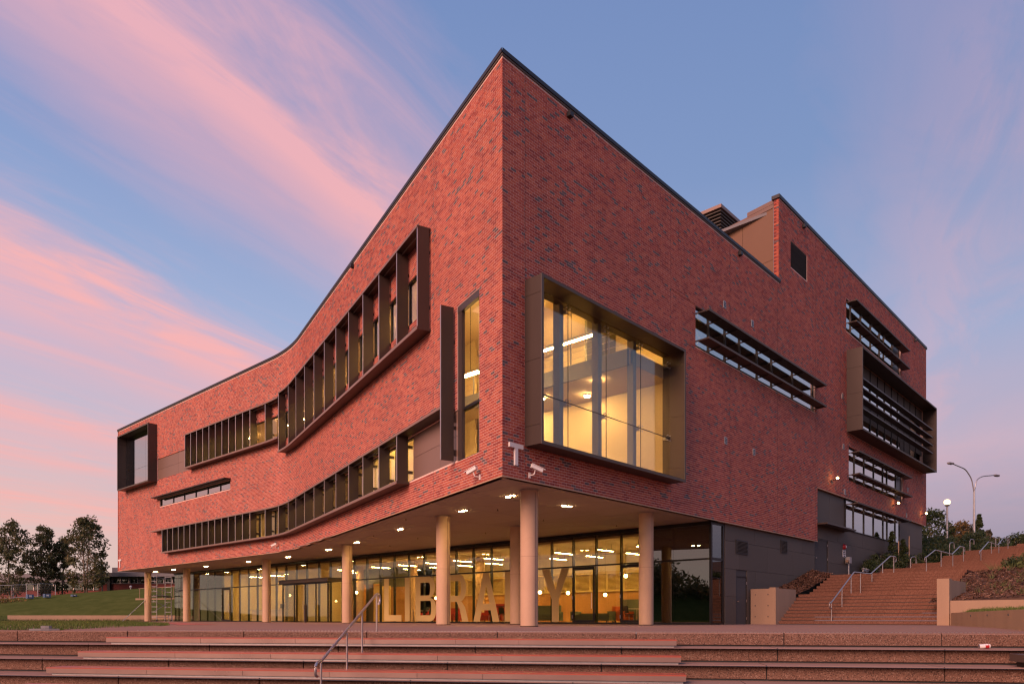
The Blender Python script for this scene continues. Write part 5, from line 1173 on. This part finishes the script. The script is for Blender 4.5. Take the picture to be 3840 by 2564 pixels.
blades('lawn_grass', pts, .10, .008, 'grass_blade', 8, label='bright green grass wedge between the two concrete walls at the right')
pts = []
for _ in range(60):
    x, y = rnd.uniform(17.2, 25), rnd.uniform(-13.5, -7.4); z = hz(x)-.18*min(1, (x-16.9)/3)+min(.5, .06*(-7.1-y))
    for _ in range(16): pts.append((x+rnd.uniform(-.09, .09), y+rnd.uniform(-.09, .09), z-.02))
blades('grass_tufts', pts, .34, .010, 'tuft_blade', 9, 1.0, label='thin grassy tufts scattered over the brown mulch bed')
def chips(name, fn, n, seed, label, size=.05):
    r2 = np.random.RandomState(seed); P_ = np.array([fn(r2) for _ in range(n)]); a = r2.normal(size=(n, 3)); a[:, 2] *= .45; a /= np.linalg.norm(a, axis=1)[:, None]; b = np.cross(a, r2.normal(size=(n, 3))*[.4, .4, 1]); b /= np.linalg.norm(b, axis=1)[:, None]
    s = size*r2.uniform(.5, 1.5, n)[:, None]; V = np.stack([P_-a*s-b*s*.3, P_+a*s-b*s*.3, P_+a*s+b*s*.3, P_-a*s+b*s*.3], 1).reshape(-1, 3)
    o = fast_mesh(name, V, np.arange(len(V)).reshape(-1, 4), 'mulch_chip', None); tag(o, label, 'mulch', None, 'stuff')
def f1(r2): x, y = r2.uniform(16.95, 27), r2.uniform(-13.8, -7.15); return (x, y, hz(x)-.18*min(1, (x-16.9)/3)+min(.5, .06*(-7.1-y))+.02)
def f2(r2): x, y = r2.uniform(18.9, 24.2), r2.uniform(-.92, .12); return (x, y, hz(x)+.25*(y+.9)+.01)
def f3(r2): x, y = r2.uniform(30.3, 45.8), r2.uniform(-.92, .12); return (x, y, zst(x)+.05)
chips('mulch', f1, 16000, 1, 'brown bark mulch covering the sloping bed right of the stairs'); chips('mulch', f2, 5000, 2, 'brown bark mulch in the bed left of the lower stairs'); chips('mulch', f3, 3000, 3, 'bark mulch under the shrubs along the cladding')

# ================================================================== DISTANT THINGS AT THE LEFT
sb = thing('school_building', 'distant low red brick building with a grey roof and window band', 'building', Q(2, 26, 3.2))
def QB(s0, s1, t0, t1, z0, z1): return MB().hexa([Q(s0, t0, z0), Q(s1, t0, z0), Q(s1, t1, z0), Q(s0, t1, z0), Q(s0, t0, z1), Q(s1, t0, z1), Q(s1, t1, z1), Q(s0, t1, z1)])
obj('wall', QB(-5.3, 16, 25, 25.3, 1.5, 4.85), 'far_brick', sb); obj('wall', QB(-5.3, -5.05, 25.3, 33, 1.5, 4.85), 'far_brick', sb); obj('wall', QB(-45, -5.3, 32.6, 33, 1.0, 4.3), 'far_brick', sb)
obj('sill', QB(-5.4, 16, 24.9, 25.3, 4.85, 4.95), 'far_grey', sb); obj('roof', QB(-6.4, 17, 23.6, 45, 5.75, 6.25), 'far_grey', sb); obj('roof', QB(-46, -6.4, 31.4, 46, 5.4, 6.6), 'far_grey', sb); obj('roof_box', QB(-4.6, 9, 27, 40, 6.25, 7.15), 'far_grey', sb)
obj('window_wall', QB(-5.2, 16, 25.35, 25.6, 4.95, 5.75), 'plastic_black', sb); obj('window_wall', QB(-45, -5.3, 32.7, 32.9, 4.3, 5.4), 'plastic_black', sb)
for k in range(14):
    s = -3.6+k*1.15; w = obj('window', QB(s-.04, s+.04, 25.0, 25.3, 4.95, 5.75), 'steel', sb); obj('pane', QB(s+.05, s+1.1, 25.2, 25.22, 4.97, 5.45), 'glass_dark', w); obj('blind', QB(s+.05, s+1.1, 25.24, 25.26, 5.45, 5.74), 'far_grey', w)
for k in range(24):
    s = -40+k*1.42; w = obj('window', QB(s-.05, s+.05, 32.4, 32.6, 4.3, 5.4), 'steel', sb); obj('pane', QB(s+.06, s+1.3, 32.5, 32.52, 4.32, 5.38), 'glass_dark', w)
obj('rain_pipe', QB(-3.95, -3.6, 24.6, 24.85, 3.0, 5.75), 'plastic_black', sb)
stn = thing('water_tap', 'small white standpipe on the slope before the brick building', 'tap', Q(0.5, 22, 3)); p_ = Q(.5, 22, 3.3); obj('pipe', MB().tube([p_, (p_[0], p_[1], 4.3)], .05, 6).sph((p_[0], p_[1], 4.35), .16, 8, 6), 'white_paint', stn)
# concrete ramp wall and rail seen under the far end
rw = thing('ramp_wall', 'pale concrete ramp wall with a thin rail beyond the far column', 'wall', Q(6, 5, 1))
obj('wall_face', MB().add([Q(9.3, 6, 2.2), Q(14, 6, 1.0), Q(14, 6, 2.42), Q(9.3, 6, 2.42), Q(9.3, 6.3, 2.2), Q(14, 6.3, 1.0), Q(14, 6.3, 2.42), Q(9.3, 6.3, 2.42)], [(0, 1, 2, 3), (7, 6, 5, 4), (3, 2, 6, 7), (0, 4, 5, 1), (0, 3, 7, 4), (1, 5, 6, 2)]), 'concrete', rw)
mb = MB().tube([Q(9.6, 6.1, 3.45), Q(14, 6.1, 3.7)], .04, 6)
for s in (9.7, 10.9, 12.1, 13.3): mb.tube([Q(s, 6.1, 2.4), Q(s, 6.1, 3.46+(s-9.6)*.055)], .03, 6)
obj('rail', mb, 'concrete', rw)
fl = ['first', 'second', 'third', 'fourth']
for k, (xa, xb_) in enumerate(((-40, 45), (50, 100), (100, 142), (146, 208))):
    a = FD(xa, 84+k*.6); b = FD(xb_, 84.5+k*.6+(2 if k == 3 else 0)); zb = 2.45+.1*k; t_ = thing('fence_panel', 'temporary wire site fence panel on the mound, %s from the left picture edge' % fl[k], 'fence', (a[0], a[1], zb), 'temporary fence panels on the mound')
    obj('frame', MB().tube([(a[0], a[1], zb-.1), (a[0], a[1], zb+1.6), (b[0], b[1], zb+1.65), (b[0], b[1], zb-.1)], .045, 6).tube([(a[0], a[1], zb+.15), (b[0], b[1], zb+.2)], .035, 6), 'galv', t_)
    mb = MB()
    for q in range(1, 12): f = q/12; mb.tube([(a[0]+(b[0]-a[0])*f, a[1]+(b[1]-a[1])*f, zb+.15), (a[0]+(b[0]-a[0])*f, a[1]+(b[1]-a[1])*f, zb+1.6)], .005, 4)
    for q in range(1, 5): mb.tube([(a[0], a[1], zb+.15+q*.29), (b[0], b[1], zb+.2+q*.29)], .005, 4)
    o = obj('wire_mesh', mb, 'far_grey', t_); o['kind'] = 'stuff'
    obj('foot', MB().box(a[0]-.35, a[1]-.15, zb-.1, a[0]+.35, a[1]+.15, zb+.05), 'concrete', t_)
for k, (xp, lb) in enumerate(((112, 'blue crate standing below the site fence, leftmost of three'), (176, 'blue crate tilted under the site fence, middle of three'), (277, 'small blue crate lying on the grass by the tallest gum'))):
    x, y = FD(xp, 82); z = 2.5+.12*k; c = thing('crate', lb, 'crate', (x, y, z), 'blue crates on the mound')
    w = .3 if k < 2 else .22; h = (.46, .4, .2)[k]
    obj('tub', MB().box(x-w, y-.35, z, x+w, y-.3, z+h).box(x-w, y+.3, z, x+w, y+.35, z+h).box(x-w, y-.3, z, x-w+.05, y+.3, z+h).box(x+w-.05, y-.3, z, x+w, y+.3, z+h).box(x-w+.05, y-.3, z, x+w-.05, y+.3, z+.06), 'blue_plastic', c); obj('label_sheet', MB().box(x-w*.5, y-.362, z+h*.35, x+w*.4, y-.352, z+h*.8), 'white_paint', c)
# scaffold tower and prop by the last columns
sf = thing('scaffold_tower', 'aluminium mobile scaffold tower standing behind the farthest column', 'scaffold', (12.2, 55.6, 0))
def frame_(px, py, dx, dy):
    mb = MB().tube([(px, py, .15), (px, py, 4.3)], .035, 6).tube([(px+dx, py+dy, .15), (px+dx, py+dy, 4.3)], .035, 6)
    for k in range(9): mb.tube([(px, py, .4+k*.47), (px+dx, py+dy, .4+k*.47)], .028, 6)
    return mb
obj('ladder_frame', frame_(11.6, 55.65, .40, -.42), 'galv', sf); obj('ladder_frame', frame_(13.3, 56.6, .40, -.42), 'galv', sf)
for (z0, z1) in ((.9, 1.7), (1.9, 1.3), (2.4, 2.4), (3.2, 2.7), (4.1, 4.0), (2.9, 2.2), (.4, .4)): obj('brace', MB().tube([(11.8, 55.45, z0), (13.5, 56.4, z1)], .025, 6), 'galv', sf)
obj('platform', MB().hexa([(11.6, 55.6, 2.33), (12.0, 55.2, 2.33), (13.7, 56.2, 2.33), (13.3, 56.6, 2.33), (11.6, 55.6, 2.38), (12.0, 55.2, 2.38), (13.7, 56.2, 2.38), (13.3, 56.6, 2.38)]), 'dark_timber', sf)
for (x, y) in ((11.6, 55.65), (12.0, 55.23), (13.3, 56.6), (13.7, 56.18)): obj('castor', MB().cyl(x, y, .0, .16, .07, 10), 'plastic_black', sf)
pr = thing('shoring_prop', 'thin steel prop leaning against the farthest column', 'prop', (8.9, 53.3, 0)); obj('tube', MB().tube([(8.6, 54.0, .02), (10.62, 54.3, 1.9)], .035, 8), 'galv', pr); obj('foot_plate', MB().box(8.48, 53.9, .0, 8.72, 54.1, .03), 'galv', pr)
for k in range(4):
    x, y = 13.0+k*.32, 55.0-k*.05+.9; bs = thing('trestle_stand', 'short steel stand on the ground, %s in the row beside the scaffold' % fl[k], 'stand', (x, y, 0), 'steel stands beside the scaffold'); obj('stem', MB().tube([(x, y, 0), (x, y, .55)], .03, 6), 'galv', bs); obj('foot', MB().cyl(x, y, 0, .03, .12, 10), 'galv', bs); obj('head', MB().box(x-.1, y-.04, .55, x+.1, y+.04, .6), 'galv', bs)

# ================================================================== FURNITURE BEHIND THE GLASS
def sofa(label, x, y, rz, w, mat, hb=.8, cat='sofa', name='sofa'):
    t_ = thing(name, label, cat, (x, y, .03)); c, s_ = math.cos(rz), math.sin(rz)
    def B_(nm, x0, y0, z0, x1, y1, z1, m_=mat):
        mb = MB().box(x0, y0, z0, x1, y1, z1); mb.v = [(x+a*c-b*s_, y+a*s_+b*c, .03+d) for a, b, d in mb.v]; obj(nm, mb, m_, t_)
    B_('seat', -w/2, -.35, .12, w/2, .35, .42); B_('backrest', -w/2, .3, .4, w/2, .45, hb); B_('armrest', -w/2-.12, -.35, .12, -w/2, .45, .6); B_('armrest', w/2, -.35, .12, w/2+.12, .45, .6)
    for a in (-w/2+.05, w/2-.1):
        for b in (-.3, .25): B_('leg', a, b, 0, a+.05, b+.05, .12, 'plastic_black')
def chair(label, x, y, rz, mat, group=None):
    t_ = thing('chair', label, 'chair', (x, y, .03), group); c, s_ = math.cos(rz), math.sin(rz)
    def B_(nm, pts, m_):
        mb = pts; mb.v = [(x+a*c-b*s_, y+a*s_+b*c, .03+d) for a, b, d in mb.v]; obj(nm, mb, m_, t_)
    B_('seat', MB().box(-.22, -.22, .43, .22, .22, .47), mat); B_('backrest', MB().hexa([(-.2, .19, .5), (.2, .19, .5), (.2, .22, .5), (-.2, .22, .5), (-.19, .26, .86), (.19, .26, .86), (.19, .29, .86), (-.19, .29, .86)]), mat)
    for a in (-.19, .19):
        for b in (-.19, .19): B_('leg', MB().tube([(a, b, .43), (a*1.15, b*1.15, 0)], .014, 6), 'steel')
def office_chair(label, x, y, rz):
    t_ = thing('office_chair', label, 'chair', (x, y, .03)); c, s_ = math.cos(rz), math.sin(rz)
    def B_(nm, mb): mb.v = [(x+a*c-b*s_, y+a*s_+b*c, .03+d) for a, b, d in mb.v]; obj(nm, mb, 'plastic_black', t_)
    B_('seat', MB().box(-.24, -.24, .45, .24, .24, .52)); B_('backrest', MB().hexa([(-.2, .2, .58), (.2, .2, .58), (.2, .24, .58), (-.2, .24, .58), (-.22, .26, 1.08), (.22, .26, 1.08), (.22, .3, 1.08), (-.22, .3, 1.08)])); B_('stem', MB().cyl(0, 0, .1, .45, .03, 8))
    B_('armrest', MB().box(-.3, -.12, .66, -.25, .14, .69).box(-.29, .0, .48, -.26, .04, .66)); B_('armrest', MB().box(.25, -.12, .66, .3, .14, .69).box(.26, .0, .48, .29, .04, .66))
    for k in range(5): a = 2*math.pi*k/5; B_('base_arm', MB().tube([(0, 0, .12), (.3*math.cos(a), .3*math.sin(a), .05)], .02, 6).sph((.3*math.cos(a), .3*math.sin(a), .035), .035, 6, 4))
def table(label, x, y, w, d, h=.74, mat='white_paint'):
    t_ = thing('table', label, 'table', (x, y, .03)); obj('top', MB().box(x-w/2, y-d/2, h, x+w/2, y+d/2, h+.03), mat, t_)
    for a in (-w/2+.06, w/2-.06):
        for b in (-d/2+.06, d/2-.06): obj('leg', MB().tube([(x+a, y+b, .03), (x+a, y+b, h)], .022, 6), 'steel', t_)
def laptop(label, x, y, z):
    t_ = thing('laptop', label, 'laptop', (x, y, z)); obj('keyboard', MB().box(x-.12, y-.17, z, x+.12, y+.17, z+.015), 'plastic_black', t_); obj('screen', MB().hexa([(x+.11, y-.17, z+.015), (x+.13, y-.17, z+.015), (x+.13, y+.17, z+.015), (x+.11, y+.17, z+.015), (x+.18, y-.17, z+.24), (x+.2, y-.17, z+.24), (x+.2, y+.17, z+.24), (x+.18, y+.17, z+.24)]), 'plastic_black', t_)
sofa('long low grey sofa close behind the glass door', 14.9, 7.7, -1.57, 2.2, 'fabric_grey', .5)
sofa('tall dark booth seat behind the glass door', 17.0, 6.9, -1.57, 1.6, 'fabric_grey', 1.25, 'booth', 'booth_seat')
sofa('bright orange armchair beside the glass door', 15.6, 6.35, 0.0, .7, 'fabric_orange', .85, 'armchair', 'armchair')
table('small white table right of the glass door', 16.0, 5.3+.5, 1.0, .7); chair('black chair at the small white table, nearer the door', 15.5, 6.0, 1.57, 'plastic_black', 'black chairs at the small table'); chair('black chair at the small white table, farther from the door', 16.6, 5.4, -1.57, 'plastic_black', 'black chairs at the small table')
office_chair('black office chair near the pillar inside the glass', 14.6, 4.35, 2.4); office_chair('black high backed office chair beside the other one', 15.0, 3.85, .6)
sofa('dark grey booth seat behind the letter R by the front column', 15.2, 11.4, -1.57, 2.0, 'fabric_grey', .95, 'booth', 'booth_seat')
sofa('red upholstered booth seat behind the letters R and A', 15.6, 15.6, -1.57, 1.9, 'fabric_red', 1.1, 'booth', 'booth_seat')
table('high dark bar table seen through the letter A', 14.6, 13.6, .9, 1.2, .95, 'plastic_black')
for k, dy in enumerate((-.4, .4)): chair('black bar chair at the high table behind the letter A, %s one' % ('right' if k == 0 else 'left'), 14.1, 13.6+dy, 1.57, 'plastic_black', 'bar chairs behind the letter A')
sofa('long red settee behind the letters L and I', 16.2, 20.9, -1.57, 3.2, 'fabric_red', .9, 'settee', 'settee')
table('long work table with laptops behind the letter I', 15.0, 20.4, .9, 2.6); laptop('dark laptop open on the work table behind the letter I', 15.0, 20.9, .775); laptop('dark laptop open on the work table behind the letter B', 15.0, 19.5, .775)
chair('black chair at the work table near the letter B', 14.2, 19.7, -1.57, 'plastic_black')
for k, y in enumerate((37.2, 39.2, 41.6)):
    t_ = thing('monitor', 'black monitor on the office counter, %s from the entrance' % ['first', 'second', 'third'][k], 'monitor', (15.5, y, 1.0), 'monitors on the office counter'); obj('screen', MB().box(15.5, y-.3, 1.1, 15.54, y+.3, 1.45), 'plastic_black', t_); obj('stand', MB().box(15.5, y-.03, 1.0, 15.53, y+.03, 1.1).box(15.42, y-.12, 1.0, 15.6, y+.12, 1.012), 'plastic_black', t_)
office_chair('black office chair behind the office counter', 16.4, 38.4, 1.57)


# added grassed bank under a wood beyond the lawn, outside the picture to the left: the ground floor glass mirrors them
def WB(a, t, z): return (13-.735*(60+t)+a*60*.678, 14+.678*(60+t)+a*60*.735, z)
aa = [k/20 for k in range(-20, 8)]
struct('added_bank', grid(lambda a, t: WB(a, t, {0: 0., 8: 3.6, 16: 4.2, 24: 0.}[t]+(.5*math.sin(a*11) if 0 < t < 24 else 0)), aa, [0, 8, 16, 24]), 'grass_ground')  # unseen bank added to block low sky in the glass reflections
rnd = np.random.RandomState(77); V = []
for k in range(900):
    a = rnd.uniform(-1, .36); x, y, _ = WB(a, rnd.uniform(5, 18), 0)
    hgt = 3.2+1.6*math.sin(a*13)+1.2*math.sin(a*29+1); leaves(V, None, (x, y, 3.2+rnd.uniform(.02, 1)*hgt), 46, 1.4, .32, rnd)
o = leaf_obj('treeline', V, 'leaf_gum', None); tag(o, 'wood of dark gum trees mirrored in the ground floor glass', 'trees', None, 'stuff')
